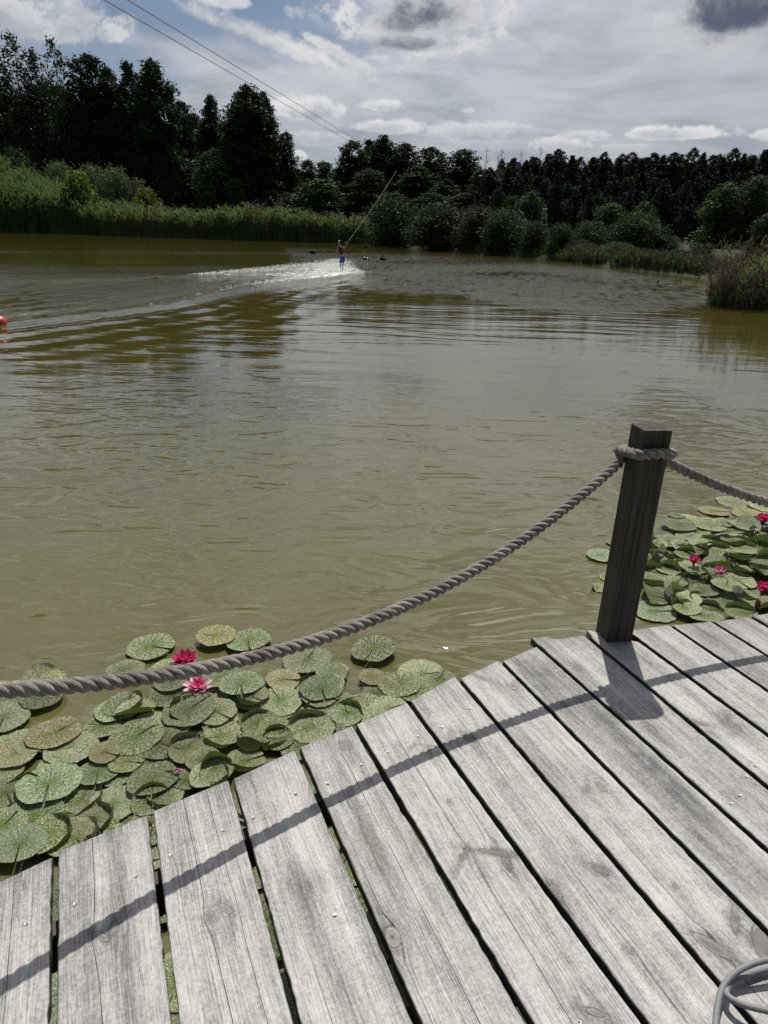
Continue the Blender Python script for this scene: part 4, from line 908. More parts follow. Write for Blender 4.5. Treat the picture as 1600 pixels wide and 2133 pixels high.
def left_pads():
    random.seed(21)
    crowd = 'mottled green lily pad in the crowded patch beside the left deck edge'
    L_ = [  # zoomed photo positions (two per photo pixel, from 0,1250), width, kind, label
        (630, 200, 230, 'flat', 'mottled lily pad with a side notch floating alone left of the crimson flower'), (900, 165, 180, 'yellow', 'yellowish green lily pad above the rope, tucked under a paler pad'), (1035, 182, 205, 'clean', 'pale green lily pad crossed by the rope, overlapping a yellowish one'),
        (1555, 225, 205, 'flat', 'lone round lily pad with a green centre, apart above the right part of the patch'), (525, 305, 165, 'flat', 'half hidden lily pad just above the rope, left of the crimson flower'), (180, 350, 220, 'fold', 'folded lily pad sticking out above the rope at the left'),
        (180, 415, 190, 'flat', 'lily pad partly covered by the rope at the left, under the folded pad'), (20, 507, 220, 'clean', 'half lily pad cut by the left picture edge below the rope'), (700, 305, 180, 'flat', None), (720, 350, 180, 'flat', None), (1280, 262, 225, 'flat', 'large speckled lily pad just under the rope, left of the lone round pad'),
        (1400, 300, 110, 'flat', None), (1380, 325, 150, 'clean', None), (1180, 345, 165, 'yellow', 'small yellowish lily pad right of the smooth round pad'), (1006, 375, 212, 'clean', 'smooth pale green round lily pad with a notch, right of the pink flower'), (930, 340, 180, 'clean', None), (1170, 430, 195, 'flat', None), (1340, 392, 200, 'clean', None),
        (1400, 450, 175, 'flat', None), (1500, 470, 185, 'curl', None), (1550, 340, 130, 'yellow', 'yellowing lily pad at the right end of the left patch'), (1570, 405, 145, 'flat', None), (720, 400, 210, 'flat', None), (570, 480, 195, 'fold', 'pale lily pad folded in half with a dark crease, below the rope'), (500, 468, 220, 'clean', None),
        (790, 480, 225, 'flat', None), (900, 482, 190, 'flat', None), (430, 535, 175, 'flat', None), (230, 580, 225, 'yellow', 'yellow brown lily pad at the upper rim of the left patch'), (300, 640, 225, 'clean', None), (620, 535, 195, 'flat', None), (570, 592, 235, 'flat', None), (1075, 532, 195, 'curl', None), (920, 580, 225, 'curl', None),
        (780, 640, 200, 'curl', None), (1290, 545, 215, 'curl', 'round lily pad with a raised dark rim next to the deck edge'), (1450, 500, 170, 'curl', None), (70, 660, 185, 'yellow', 'rusty yellow lily pad cut by the left picture edge'), (20, 720, 165, 'flat', None), (440, 660, 140, 'yellow', 'small bright yellow lily pad in the middle of the left patch'), (530, 690, 165, 'flat', None), (410, 732, 195, 'clean', None),
        (210, 792, 285, 'clean', 'very large pale lily pad left of the closed pink bud'), (30, 820, 190, 'flat', None), (475, 862, 225, 'clean', 'large smooth oval lily pad close to the deck edge'), (640, 772, 225, 'clean', None), (1020, 690, 190, 'curl', None), (850, 690, 165, 'flat', None), (1050, 615, 165, 'cup', None), (1170, 595, 130, 'flat', None), (885, 760, 205, 'curl', None), (780, 765, 140, 'flat', None),
        (140, 935, 295, 'clean', 'largest lily pad of the left patch, pale green with a light centre'), (90, 1045, 235, 'clean', 'pale lily pad at the bottom left corner of the patch, touching the deck'), (320, 1010, 235, 'curl', None), (335, 925, 185, 'flat', None), (250, 702, 175, 'flat', None), (690, 845, 185, 'curl', None), (900, 730, 175, 'cup', None), (20, 960, 200, 'flat', None), (560, 1000, 190, 'flat', None), (420, 1080, 200, 'flat', None),
        (1760, 325, 215, 'flat', None), (1590, 360, 175, 'flat', None), (1665, 372, 190, 'flat', None), (1830, 345, 170, 'flat', None), (1540, 440, 180, 'flat', None), (1720, 390, 170, 'flat', None), (1250, 620, 180, 'flat', None), (1480, 560, 170, 'flat', None), (1620, 470, 170, 'flat', None)]
    for i, (zx, zy, w, kd, lb) in enumerate(L_):
        q = at(zx / 2, 1250 + zy / 2, 0); dep = proj(q[None])[2][0]; rad = w / 2 / 2 * dep / F
        pad(kd, q[0], q[1], rad * random.uniform(.88, .98), lb or crowd, LG, .004 + .0024 * ((i * 7) % 11) + (.004 if kd in ('curl', 'cup', 'clean') else 0) + .010, tilt=(random.gauss(0, .035), random.gauss(0, .035)), rz=(R(-20) if i == 0 else R(-75) if kd == 'clean' else None))
    fp = [tuple(at(a, b, 0)[:2]) for a, b in ((-40, 1560), (60, 1540), (170, 1500), (330, 1440), (470, 1420), (600, 1400), (720, 1400), (770, 1440), (930, 1400), (960, 1420), (700, 1540), (300, 1720), (0, 1850), (-120, 1850))]
    for k in range(170):
        X, Y = random.uniform(-2.1, .5), random.uniform(1.5, 3.4)
        if poly_sd(np.array([X]), np.array([Y]), fp)[0] < -.03: pad(random.choice(['flat', 'flat', 'clean', 'curl']), X, Y, random.uniform(.075, .115), 'small lily pad half hidden under larger ones beside the left deck edge', LG, .004 + .0028 * (k % 11), tilt=(random.gauss(0, .02), random.gauss(0, .02)))
    under = 'lily pad glimpsed through the gaps between the deck boards'
    for k in range(190):                              # those under the deck, seen through the gaps
        X = random.uniform(-1.9, .6); Y = random.uniform(.75, 2.4)
        e = np.array([X, Y]) @ DV; n_ = np.array([X, Y]) @ NV
        gap = min(abs(n_ - float(n_at(l, e))) for l in lines[3:9])
        if gap > .085 or X + Y < .2: continue
        pad(random.choice(['clean', 'flat', 'curl']), X, Y, random.uniform(.08, .13), under, LG, .004 + .003 * (k % 9), tilt=(random.gauss(0, .04), random.gauss(0, .04)))
left_pads()
def right_pads():
    random.seed(33)
    crowd = 'lily pad with curled dark rim in the crowded patch right of the post'
    E_ = [(1528, 1047, 70, 'flat', 'pale oval lily pad farthest out in the right patch'), (1592, 1056, 62, 'flat', 'pale lily pad at the right edge just below the dark rope'), (1487, 1067, 62, 'yellow', 'yellow speckled lily pad floating alone at the far left of the right patch'), (1555, 1072, 60, 'yellow', 'yellow lily pad with a pale rim near the far crimson flower'), (1600, 1080, 50, 'yellow', 'small orange lily pad at the right edge above the far crimson flower'),
          (1432, 1084, 62, 'flat', None), (1410, 1075, 36, 'flat', None), (1380, 1107, 46, 'flat', None), (1276, 1132, 30, 'yellow', None), (1252, 1160, 62, 'clean', 'larger lily pad left of the post at water level'), (1245, 1224, 46, 'fold', 'folded lily pad close to the left side of the post'), (1268, 1203, 40, 'flat', None), (1362, 1276, 92, 'clean', 'large lily pad floating right beside the foot of the post')]
    placed = []
    for i, (px, py, w, kd, lb) in enumerate(E_):
        q = at(px, py, 0); dep = proj(q[None])[2][0]; rad = w / 2 * dep / F; placed.append((q[0], q[1], rad))
        pad(kd, q[0], q[1], rad, lb or 'small lily pad on the rim of the right patch', RG, .004 + .003 * (i % 5), tilt=(random.gauss(0, .03), random.gauss(0, .03)))
    poly = [(1345, 1130), (1395, 1095), (1440, 1082), (1540, 1092), (1600, 1092), (1680, 1085), (1720, 1290), (1600, 1300), (1480, 1310), (1345, 1285), (1320, 1215)]
    wp = [tuple(at(a, b, 0)[:2]) for a, b in poly]; xs, ys = [p[0] for p in wp], [p[1] for p in wp]; n = 0
    for tr in range(9000):
        X, Y = random.uniform(min(xs), max(xs)), random.uniform(min(ys), max(ys))
        if poly_sd(np.array([X]), np.array([Y]), wp)[0] > -.04: continue
        rad = random.uniform(.085, .150)
        if any(math.hypot(X - a, Y - b) < .58 * (rad + c) for a, b, c in placed): continue
        placed.append((X, Y, rad)); px, py, _ = proj(np.array([[X, Y, 0]])); px, py = px[0], py[0]
        far = py < 1130
        kd = random.choice(['flat', 'flat', 'flat', 'clean'] if far and px < 1500 else ['flat', 'curl', 'curl', 'cup', 'cup', 'clean', 'curl', 'fold'])
        lift = 0 if far else random.uniform(0, .05) * min(1, max(0, (px - 1400) / 120))
        pad(kd, X, Y, rad, crowd if kd in ('curl', 'cup', 'fold') else 'flat mottled lily pad in the crowded patch right of the post', RG, .004 + .003 * (n % 12) + lift, tilt=(random.gauss(.02, .05 + lift), random.gauss(0, .05 + lift))); n += 1
        if n > 150: break
right_pads()
for k_, l_ in PADS.items():
    for o_ in l_:
        if o_.name not in PUSED: bpy.data.objects.remove(o_)

# ------------------------------------------------------------------ water lily flowers
def petal_mat(name, tipc, basec):
    m, g, o = material(name); t = g.attr('pl'); tc = g.new('ShaderNodeTexCoord').outputs['Object']
    n = g.noise(tc, 9.0, 3, .6); c = g.mix(g.step(g.add(t, g.mul(g.sub(n, .5), .35)), .15, .95), basec, tipc)
    p = principled(g, None, c, .45, None, .35); tr = g.new('ShaderNodeBsdfTranslucent'); g.put(tr.inputs[0], c)
    ms = g.new('ShaderNodeMixShader'); ms.inputs[0].default_value = .35; g.nt.links.new(p.outputs[0], ms.inputs[1]); g.nt.links.new(tr.outputs[0], ms.inputs[2]); g.nt.links.new(ms.outputs[0], o.inputs[0]); return m
M['crimson'] = petal_mat('crimson_petal', (.64, .055, .20), (.42, .010, .075)); M['pinkp'] = petal_mat('pink_petal', (.78, .34, .45), (.60, .07, .22)); M['palep'] = petal_mat('pale_pink_petal', (.85, .70, .70), (.72, .34, .42))
M['sepal'] = simple_mat('green_sepal', (.09, .11, .03), (.20, .14, .06), 40, .5); M['stamen'] = simple_mat('yellow_stamen', (.55, .26, .03), (.65, .40, .05), 60, .6); M['stalk'] = simple_mat('flower_stalk', (.05, .045, .02), (.11, .08, .03), 20, .6)
def petal_shape(wid, cup):
    V, F_, pl = [], [], []; n = 8
    for i in range(n):
        t = i / (n - 1); w = wid * (math.sin(math.pi * min(1, t * .86 + .10)) ** .75) * (1 if t < .97 else .3); z = cup * (t ** 2) * .35
        for j in (-1, -.5, 0, .5, 1): V.append((t, j * w, z + abs(j) ** 1.6 * w * .55)); pl.append(t)
    for i in range(n - 1):
        for j in range(4): F_.append((i * 5 + j, (i + 1) * 5 + j, (i + 1) * 5 + j + 1, i * 5 + j + 1))
    return np.array(V), F_, pl
def flower(px, py, wpx, kind, label, z=.035, stalk=True, rz=0.0, lean=(0, 0)):
    q = at(px, py, z); dep = proj(q[None])[2][0]; rad = wpx / 2 * dep / F
    root = tag(empty('water_lily_flower', (q[0], q[1], q[2] - rad * .25), rz), label, 'flower', 'water lily flowers'); root.rotation_euler = (lean[0], lean[1], rz); rs = np.random.default_rng(int(px))
    rings = {'open': [(8, 18, 1.0, .24, 0), (8, 36, .98, .22, 1), (8, 54, .88, .2, 1), (7, 70, .76, .17, 1)], 'two': [(8, 10, 1.05, .23, 2), (7, 30, .95, .23, 3), (6, 50, .9, .2, 3), (6, 68, .8, .18, 1)], 'half': [(4, 22, 1.0, .2, 4), (6, 55, 1.0, .2, 3), (6, 72, .95, .2, 1), (5, 82, .85, .17, 1)], 'bud': [(4, 74, 1.15, .26, 4), (5, 80, 1.12, .26, 1), (5, 85, 1.05, .22, 3)], 'palebud': [(4, 78, 1.2, .26, 3), (5, 84, 1.15, .24, 2)], 'cup': [(7, 40, .95, .24, 1), (8, 56, 1.0, .22, 1), (8, 68, .95, .2, 1), (6, 80, .85, .17, 1)]}[kind]
    mats = [M['crimson'], M['crimson'], M['palep'], M['pinkp'], M['sepal']]; mesh = {}
    for (n, el, ln, wd, mt) in rings:
        for k in range(n):
            key = (wd, mt, ln)
            if key not in mesh:
                V, F_, pl = petal_shape(wd, .55); o = link_mesh('petal', V, F_, mats[mt], root, dict(pl=pl), True); mesh[key] = o
            else: o = mesh[key].copy(); COL.objects.link(o); o.parent = root
            a = 2 * math.pi * (k + .5 * (el % 3)) / n + rs.normal() * .08; e = R(el + rs.normal() * 4); s_ = rad * ln * 1.0
            o.rotation_euler = (0, -e, a); o.scale = (s_, s_, s_); o.location = (math.cos(a) * rad * .08, math.sin(a) * rad * .08, 0)
    if kind in ('open', 'two', 'half'):
        mb = MB()
        for k in range(22):
            a = rs.uniform(0, 6.28); r = rad * rs.uniform(.02, .16); mb.tube([(math.cos(a) * r * .5, math.sin(a) * r * .5, rad * .05), (math.cos(a) * r, math.sin(a) * r, rad * .42)], [rad * .03, rad * .018], 4)
        mb.build('stamens', M['stamen'], root)
    mb = MB(); mb.tube([(0, 0, rad * .05), (.003, .004, -rad * .5), (.008, .01, -.12)], [rad * .12, rad * .09, rad * .08], 7); mb.build('stalk', M['stalk'], root)
    return root
flower(386, 1375, 60, 'open', 'fully open crimson water lily just above the rope', .03)
flower(412, 1430, 60, 'two', 'open pink water lily with white outer petals just below the rope', .045, rz=.3)
flower(362, 1602, 32, 'palebud', 'closed pale pink water lily bud lying among the left pads', .06, lean=(.2, 1.3))
flower(313, 1718, 24, 'bud', 'pink water lily bud seen in a gap at the deck edge', .09, lean=(.5, .3))
flower(1590, 1085, 44, 'cup', 'crimson water lily farthest out at the right picture edge', .06)
flower(1446, 1170, 38, 'cup', 'crimson cup shaped water lily on a short stalk over a pad, right of the post', .075)
flower(1497, 1195, 44, 'half', 'half opened pinkish water lily with greenish outer petals, right of the cup shaped one', .05)
flower(1590, 1230, 50, 'cup', 'dark crimson water lily near the deck at the right picture edge', .06)
flower(1577, 1264, 38, 'bud', 'half closed red water lily bud at the rim of the right deck boards', .07)

# ------------------------------------------------------------------ the coiled hose on the deck
def smooth_path(pts, n=120):
    P = [np.array(p, float) for p in pts]; out = []
    for i in range(len(P) - 1):
        p0, p1, p2, p3 = P[max(i - 1, 0)], P[i], P[i + 1], P[min(i + 2, len(P) - 1)]
        for t in np.linspace(0, 1, max(4, n // (len(P) - 1)), endpoint=False):
            out.append(.5 * ((2 * p1) + (-p0 + p2) * t + (2 * p0 - 5 * p1 + 4 * p2 - p3) * t * t + (-p0 + 3 * p1 - 3 * p2 + p3) * t ** 3))
    out.append(P[-1]); return out
def hose():
    m, g, o = material('grey_hose'); tc = g.new('ShaderNodeTexCoord').outputs['Object']; n = g.noise(tc, 700.0, 2, .6)
    principled(g, o, g.mix(n, (.15, .158, .162), (.21, .218, .222)), .5, g.bump(n, .0008), .4)
    H = lambda px, py, dz: at(px, py, ZD + dz)
    r = .0072
    A = [H(1486, 2300, r), H(1489, 2190, r), H(1491, 2133, .012), H(1497, 2085, .02), H(1512, 2047, .03), H(1545, 2018, .042), H(1600, 1999, .05), H(1680, 1990, .045), H(1770, 2010, .03), H(1830, 2080, r), H(1830, 2200, r)]
    B = [H(1780, 2170, .02), H(1690, 2128, .032), H(1600, 2106, .040), H(1552, 2094, .038), H(1522, 2079, .032), H(1513, 2066, .026), H(1521, 2051, .020), H(1545, 2034, .016), H(1600, 2018, .012), H(1680, 2010, .012), H(1800, 2060, .010), H(1860, 2200, r)]
    mb = MB()
    for P in (A, B): mb.tube(smooth_path(P), r, 14)
    o = mb.build('hose', m, None, True); tag(o, 'loops of smooth grey hose lying on the deck at the bottom right corner', 'hose')
hose()
def flake():
    q = at(698, 1906, ZD); mb = MB(); mb.add([(q[0] - .006, q[1] + .001, ZD + .002), (q[0] - .001, q[1] + .004, ZD + .004), (q[0] + .006, q[1] + .003, ZD + .0025), (q[0] + .003, q[1] - .002, ZD + .003), (q[0] - .003, q[1] - .003, ZD + .002)], [(0, 4, 3, 2, 1)])
    tag(mb.build('petal_flake', simple_mat('white_flake', (.7, .69, .66), (.8, .8, .78))), 'tiny white flake lying on a foreground deck board', 'flake')
flake()

# ------------------------------------------------------------------ overhead cables, steel mast, floats and the red ball
steel = simple_mat('cable_steel', (.12, .12, .125), (.20, .20, .21), 3, .6)
def cable(p0, p1, label):
    a, b = np.array(p0), np.array(p1); t = np.linspace(-.25, 1.06, 24)[:, None]; P = a + (b - a) * t; P[:, 2] -= .5 * (4 * t * (1 - t))[:, 0] * np.clip((t > 0)[:, 0], 0, 1) * 0
    mb = MB(); mb.tube(P, .017, 5); tag(mb.build('overhead_cable', steel), label, 'cable', 'overhead cables of the wakeboard lift')
cable(at_y(214, -2, 27), at_y(727, 294, 118), 'lower left one of the two thin overhead cables crossing the sky')
cable(at_y(263, -2, 27.3), at_y(741, 291, 118), 'upper right one of the two thin overhead cables crossing the sky')
def mast():
    Y = 66; r = tag(empty('steel_mast', (0, 0, 0)), 'slim steel lattice mast standing between the small round bushes', 'mast')
    m = simple_mat('galvanised_steel', (.30, .31, .30), (.42, .43, .42), 4, .55)
    a0, a1 = at_y(1143, 502, Y), at_y(1136, 436, Y); b0, b1 = at_y(1122, 500, Y), at_y(1132, 437, Y)
    for p, q in ((a0, a1), (b0, b1)):
        mb = MB(); mb.tube([p, q], .035, 6); mb.build('leg', m, r)
    for k in (.12, .32, .52, .72, .95):
        mb = MB(); mb.tube([a0 + (a1 - a0) * k, b0 + (b1 - b0) * k], .022, 5); mb.build('rung', m, r)
    mb = MB(); mb.tube([a1 + np.array([-.25, 0, .02]), a1 + np.array([.18, 0, .02])], .04, 6); mb.build('head_bar', m, r)
mast()
rubber = simple_mat('black_rubber', (.008, .008, .009), (.02, .02, .02), 8, .85, .08); whitep = simple_mat('white_paint', (.6, .6, .58), (.75, .75, .73), 5, .5)
def floater(px, py, label, white=False, rz=0.0):
    q = at(px, py, 0); k = q[1] / F; r = tag(empty('float', (q[0], q[1], 0), rz), label, 'float', 'dark floats on the lake')
    L_ = 13.5 * k; mb = MB(); zs = np.linspace(-.5, .5, 13)
    mb.tube([(z * L_, 0, .055 * L_ * 1.0 + (.10 - z * .22) * L_) for z in zs], [max(.02, .20 * (1 - abs(2 * z) ** 3.2) ** .5 * (1.0 - .15 * z)) * L_ for z in zs], 12); mb.build('body', rubber, r, True)
    mb = MB(); mb.tube([(-.40 * L_, 0, .28 * L_), (-.41 * L_, 0, .45 * L_)], [.05 * L_, .03 * L_], 7); mb.build('lug', rubber, r, True)
    if white:
        for z in (-.22, .2):
            mb = MB(); mb.tube([((z - .09) * L_, 0, (.155 - (z - .09) * .22) * L_), ((z + .09) * L_, 0, (.155 - (z + .09) * .22) * L_)], .206 * L_, 14); mb.build('band', whitep, r, True)
floater(652, 528, 'black float with a raised end, left of the wakeboarder')
floater(762, 541, 'float with white bands, nearest right of the wakeboarder', True)
floater(798, 542, 'all black float right of the white banded one')
def ball():
    q = at(2, 678, 0); r = .155; V, Fc = [], []; n, m_ = 16, 24
    for i in range(n + 1):
        t = math.pi * i / n
        for j in range(m_): V.append((r * math.sin(t) * math.cos(2 * math.pi * j / m_), r * math.sin(t) * math.sin(2 * math.pi * j / m_), r * math.cos(t)))
    for i in range(n):
        for j in range(m_): Fc.append((i * m_ + j, (i + 1) * m_ + j, (i + 1) * m_ + (j + 1) % m_, i * m_ + (j + 1) % m_))
    root = tag(empty('buoy', (q[0] - .02, q[1], .05)), 'red ball buoy on the water at the left picture edge', 'buoy')
    link_mesh('ball', V, Fc, simple_mat('red_plastic', (.50, .03, .025), (.6, .06, .04), 3, .35, .5), root, None, True)
    mb = MB(); mb.tube([(0, 0, -r), (0, 0, -r - .4)], .02, 6); mb.build('tether', rubber, root)
ball()

# ------------------------------------------------------------------ the wakeboarder
def skin_mesh(name, joints, edges, radii, mat, parent, sub=2):
    me = bpy.data.meshes.new(name); me.from_pydata([tuple(j) for j in joints], edges, []); me.update()
    o = bpy.data.objects.new(name, me); COL.objects.link(o)
    md = o.modifiers.new('skin', 'SKIN'); md.use_smooth_shade = True
    sv = me.skin_vertices[0].data if me.skin_vertices else None
    if sv is None:
        bpy.context.view_layer.update(); sv = me.skin_vertices[0].data
    for v, r in zip(sv, radii): v.radius = (r, r) if not hasattr(r, '__len__') else r
    sv[0].use_root = True
    sb = o.modifiers.new('sub', 'SUBSURF'); sb.levels = sub; sb.render_levels = sub
    me.materials.append(mat); o.parent = parent; return o
def rider():
    q = at(712, 570, 0); k = q[1] / F                 # metres per photo pixel at the rider
    root = tag(empty('person', (q[0], q[1], 0)), 'wakeboarder in green helmet, black vest and blue shorts, leaning back on the tow handle', 'person')
    base_py = 570
    def J(px, py, d=0.0): return ((px - 712) * k, d * k, (base_py - py) * k)
    skinm = simple_mat('tanned_skin', (.36, .19, .125), (.42, .235, .16), 6, .55)
    hip = J(713.5, 540); 
    Jn = [hip, J(711.5, 533, .5), J(709.5, 526, 1), J(708.5, 522.5, 1.2), J(707.6, 519.6, 1.4), J(706.9, 515, 1.6),          # pelvis 0 .. head 5
          J(704.3, 524, .2), J(702.3, 533, -1), J(699.4, 541.5, .5), J(698.3, 544.5, 1),                                      # left arm, hanging back 6..9
          J(712.4, 523.2, 2.5), J(716.6, 524.6, 5), J(719.9, 519.8, 7), J(720.6, 517.4, 7.6),                                 # right arm to the handle 10..13
          J(711.2, 542.5, -1.5), J(709.5, 551.5, 2), J(710.2, 561.5, -1), J(711.0, 564.5, 0),                                 # left leg 14..17
          J(715.3, 542.5, 1.8), J(714.6, 551.5, 5), J(712.6, 560.8, 3), J(713.4, 564.5, 4.5)]                                 # right leg 18..21
    E_ = [(0, 1), (1, 2), (2, 3), (3, 4), (4, 5), (3, 6), (6, 7), (7, 8), (8, 9), (3, 10), (10, 11), (11, 12), (12, 13), (0, 14), (14, 15), (15, 16), (16, 17), (0, 18), (18, 19), (19, 20), (20, 21)]
    rr = [3.4, 3.2, 3.5, 2.6, 1.35, 2.4, 1.65, 1.2, .85, .75, 1.65, 1.2, .85, .75, 2.4, 1.75, 1.1, 1.0, 2.4, 1.75, 1.1, 1.0]
    # five fingers on each hand: open on the free arm, curled round the bar on the other
    for h, sgn, grip in ((9, -1, False), (13, 1, True)):
        w = np.array(Jn[h])
        for f in range(5):
            n0 = len(Jn); sp = (f - 2) * .28 * k
            if grip: a = w + np.array([sp, .35 * k, .55 * k]); b = w + np.array([sp * 1.1, 1.0 * k, .75 * k]); c = w + np.array([sp, .9 * k, .15 * k])
            else: a = w + np.array([sp - .2 * k, .1 * k, -.5 * k]); b = w + np.array([sp * 1.5 - .35 * k, .2 * k, -(1.15 - .12 * abs(f - 2)) * k]); c = w + np.array([sp * 1.5 - .35 * k, .45 * k, -(1.6 - .2 * abs(f - 2)) * k])
            if f == 0: a = w + np.array([.5 * k, .3 * k, -.05 * k]); b = w + np.array([.75 * k, .5 * k, (.35 if grip else -.5) * k]); c = w + np.array([.65 * k, .7 * k, (.6 if grip else -.85) * k])
            Jn += [tuple(a), tuple(b), tuple(c)]; E_ += [(h, n0), (n0, n0 + 1), (n0 + 1, n0 + 2)]; rr += [.26, .22, .17]
    skin_mesh('body', Jn, E_, [r * k * .86 for r in rr], skinm, root)
    # vest, shorts, helmet
    vest = simple_mat('black_vest', (.012, .013, .012), (.03, .032, .025), 8, .7); vestg = simple_mat('vest_panel', (.05, .07, .03), (.08, .10, .05), 8, .7); blue = simple_mat('blue_shorts', (.008, .045, .26), (.015, .08, .38), 5, .6); helm = simple_mat('green_helmet', (.02, .17, .13), (.03, .22, .17), 3, .3, .5)
    skin_mesh('vest', [J(713.0, 537.0, .2), J(711, 530, .6), J(709.6, 525.5, 1.0), J(708.7, 522.6, 1.2), J(705.6, 522.9, .8), J(711.5, 522.4, 2)], [(0, 1), (1, 2), (2, 3), (3, 4), (3, 5)], [r * k * 1.05 for r in (3.4, 3.7, 4.0, 2.8, 1.7, 1.7)], vest, root)
    mb = MB(); mb.tube([J(709.6, 534.6, -2.6), J(713.0, 535.2, -3.1), J(715.6, 534.4, -1.5)], .5 * k, 6); mb.build('vest_strap', vestg, root, True)
    skin_mesh('shorts', [J(713.2, 536.8, .1), J(713.2, 541.3, .2), J(711.3, 545, -.6), J(710.0, 551, 1.4), J(715.4, 545, 2.6), J(714.8, 551, 4.2)], [(0, 1), (1, 2), (2, 3), (1, 4), (4, 5)], [r * k * 1.10 for r in (3.4, 3.7, 3.0, 2.8, 3.0, 2.8)], blue, root)
    c = J(706.9, 513.9, 1.6); r = 3.05 * k; V, Fc = [], []; n, m_ = 9, 20
    for i in range(n):
        t = .01 + (math.pi * .60) * i / (n - 1)
        for j in range(m_):
            a = 2 * math.pi * j / m_; V.append((c[0] + r * .92 * math.sin(t) * math.cos(a), c[1] + r * 1.08 * math.sin(t) * math.sin(a), c[2] + r * math.cos(t)))
    for i in range(n - 1):
        for j in range(m_): Fc.append((i * m_ + j, (i + 1) * m_ + j, (i + 1) * m_ + (j + 1) % m_, i * m_ + (j + 1) % m_))
    link_mesh('helmet', V, Fc, helm, root, None, True)
    mb = MB()
    for sx in (-1, 1): mb.tube([(c[0] + sx * r * .75, c[1], c[2] - r * .2), (c[0] + sx * r * .55, c[1] + r * .5, c[2] - r * 1.05)], .2 * k, 5)
    mb.build('chin_strap', vest, root)
    mb = MB()                                         # eyes, nose and mouth on the face turned up the rope
    for sx in (-.32, .32): mb.tube([(c[0] + .35 * r + sx * r, c[1] + r * .80, c[2] - r * .35), (c[0] + .38 * r + sx * r, c[1] + r * .86, c[2] - r * .35)], .28 * k, 6)
    mb.build('eyes', vest, root); mb = MB(); mb.tube([(c[0] + .38 * r, c[1] + r * .78, c[2] - r * .45), (c[0] + .44 * r, c[1] + r * .98, c[2] - r * .68)], [.2 * k, .32 * k], 6); mb.build('nose', skinm, root)
    bd = tag(empty('wakeboard', (q[0], q[1], 0)), 'wakeboard under the rider, half lost in white spray', 'wakeboard'); mb = MB(); n = 15; V, Fc = [], []
    for i in range(n):
        t = -1 + 2 * i / (n - 1); w = .20 * (1 - abs(t) ** 4 * .75); p = Vector((t * .62, t * .28, .055 + .10 * t * t)); sd = Vector((-.41, .91, 0))
        for zz in (0, .022):
            for sgn in (-1, 1): V.append(p + sd * w * sgn + Vector((0, 0, zz)))
    for i in range(n - 1):
        a, b = i * 4, i * 4 + 4; Fc += [(a, b, b + 1, a + 1), (a + 2, a + 3, b + 3, b + 2), (a, a + 2, b + 2, b), (a + 1, b + 1, b + 3, a + 3)]
    Fc += [(0, 1, 3, 2), (4 * n - 4, 4 * n - 2, 4 * n - 1, 4 * n - 3)]; link_mesh('board_deck', V, Fc, simple_mat('dark_board', (.03, .03, .035), (.06, .06, .065)), bd)
    for px, d in ((711.0, 0), (713.4, 4.5)):
        a = J(px, 565.2, d); mb = MB(); mb.tube([(a[0], a[1] - .06, a[2] + .0), (a[0], a[1], a[2] + .06), (a[0], a[1] + .02, a[2] + .11)], [.055, .06, .05], 8); mb.build('boot', vest, bd, True)
    root.scale = (1.04, 1.04, 1.04)
    # handle with its bridle, and the tow rope
    off = np.array([q[0], q[1], 0]); G = lambda *a: np.array(J(*a)) * 1.04 + off
    tr = tag(empty('tow_rope', (0, 0, 0)), 'pale tow rope rising from the wakeboarder into the trees', 'rope')
    pale = simple_mat('pale_rope', (.10, .096, .085), (.16, .155, .135), 3, .7)
    knot = G(724.6, 511.2, 12); g1, g2 = G(716.8, 514.8, 7.5), G(723.6, 516.3, 8.0)
    end = at_y(826, 356, 62); t = np.linspace(0, 1, 30)[:, None]
    P = knot + (end - knot) * t; P[:, 2] -= (.10 * 4 * t * (1 - t))[:, 0]
    mb = MB(); mb.tube(P, list(np.linspace(.0055, .009, 30)), 6); mb.build('rope_line', pale, tr)
    mb = MB(); mb.tube([g1, g2], .018, 6); mb.build('handle_bar', pale, tr); mb = MB(); mb.tube([g1, knot], .009, 5); mb.tube([g2, knot], .009, 5); mb.build('bridle', pale, tr)
rider()

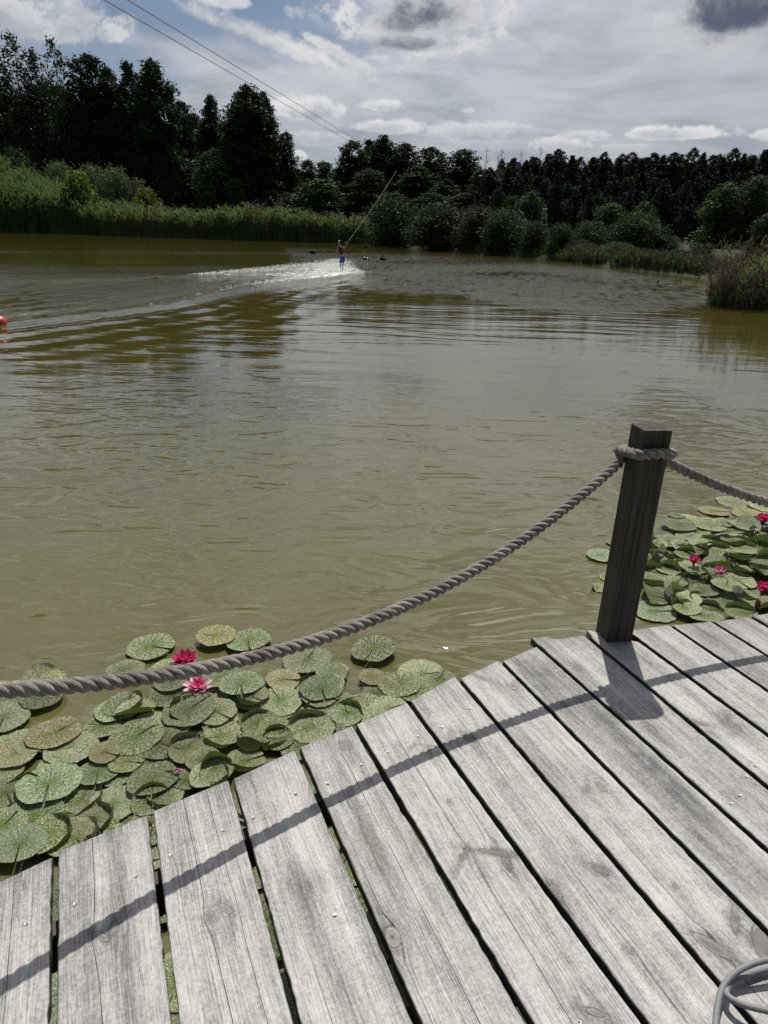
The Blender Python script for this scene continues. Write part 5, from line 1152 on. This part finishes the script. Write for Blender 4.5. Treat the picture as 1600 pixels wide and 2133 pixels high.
# ------------------------------------------------------------------ spray thrown up by the board
def spray():
    rng = np.random.default_rng(17); C, s_ = [], []
    def along_px(pts, n, h, w, sz, p_=1.0):
        P = np.array(wpts(pts)); t = rng.uniform(0, 1, n) ** p_ * (len(P) - 1); i = np.minimum(t.astype(int), len(P) - 2); f = (t - i)[:, None]
        q = P[i] * (1 - f) + P[i + 1] * f; hh = np.interp(t / (len(P) - 1), np.linspace(0, 1, len(h)), h)
        z = hh * rng.uniform(0, 1, n) ** 1.8; q = q + rng.normal(size=(n, 2)) * np.array([w, w * .6]) * (.6 + z[:, None])
        C.append(np.column_stack([q, z])); s_.append(sz * rng.uniform(.5, 1.5, n))
    along_px([(738, 570), (715, 567), (690, 564), (660, 562)], 5200, [.10, .62, .58, .30], .26, .015)
    along_px([(745, 570), (700, 566), (640, 562), (580, 565), (500, 569), (410, 573)], 7500, [.12, .34, .36, .26, .16, .05], .34, .016, 1.25)
    along_px([(735, 572), (690, 577), (640, 584), (590, 589), (530, 596), (470, 605)], 5200, [.10, .20, .24, .18, .10, .03], .32, .016, 1.25)
    along_px([(738, 573), (712, 573.5), (680, 573), (640, 574)], 3200, [.12, .34, .30, .18], .22, .014)
    C = np.concatenate(C); s_ = np.concatenate(s_); n = len(C)
    T_ = np.array([(1, 1, 1), (1, -1, -1), (-1, 1, -1), (-1, -1, 1)]) * .7
    Vt = C[:, None, :] + T_[None] * s_[:, None, None] * rng.uniform(.6, 1.2, (n, 4, 1)); Vt[..., 2] = np.maximum(Vt[..., 2], .005)
    b = np.arange(n)[:, None] * 4; Fc = np.concatenate([b + np.array(x) for x in ((0, 1, 2), (0, 3, 1), (0, 2, 3), (1, 3, 2))])
    m, g, o = material('white_spray'); d = g.new('ShaderNodeBsdfDiffuse'); d.inputs[0].default_value = (.93, .94, .92, 1); t = g.new('ShaderNodeBsdfTranslucent'); t.inputs[0].default_value = (.93, .94, .92, 1)
    ms = g.new('ShaderNodeMixShader'); ms.inputs[0].default_value = .6; g.nt.links.new(d.outputs[0], ms.inputs[1]); g.nt.links.new(t.outputs[0], ms.inputs[2]); g.nt.links.new(ms.outputs[0], o.inputs[0])
    tag(link_mesh('spray', Vt.reshape(-1, 3), Fc, m), 'white spray and foam thrown up behind the wakeboarder', 'spray', None, 'stuff')
spray()

# ------------------------------------------------------------------ grass hanging over the waterline
def fringe():
    rng = np.random.default_rng(44)
    p, t, off = along([tuple(at(x, y, 0)[:2]) for x, y in ((765, 508), (870, 519), (1000, 530), (1150, 541), (1300, 559), (1450, 576))] , 2600, 2.6, rng)
    p[:, 1] -= .5
    o = reeds('shore_grass', p, rng.uniform(.25, .75, len(p)), 'low dark grass fringe along the foot of the far shore bushes', [M['bush'], M['alder'], M['greener'], M['bush']], .06, rng, .3, 2, 0, .1)
fringe()
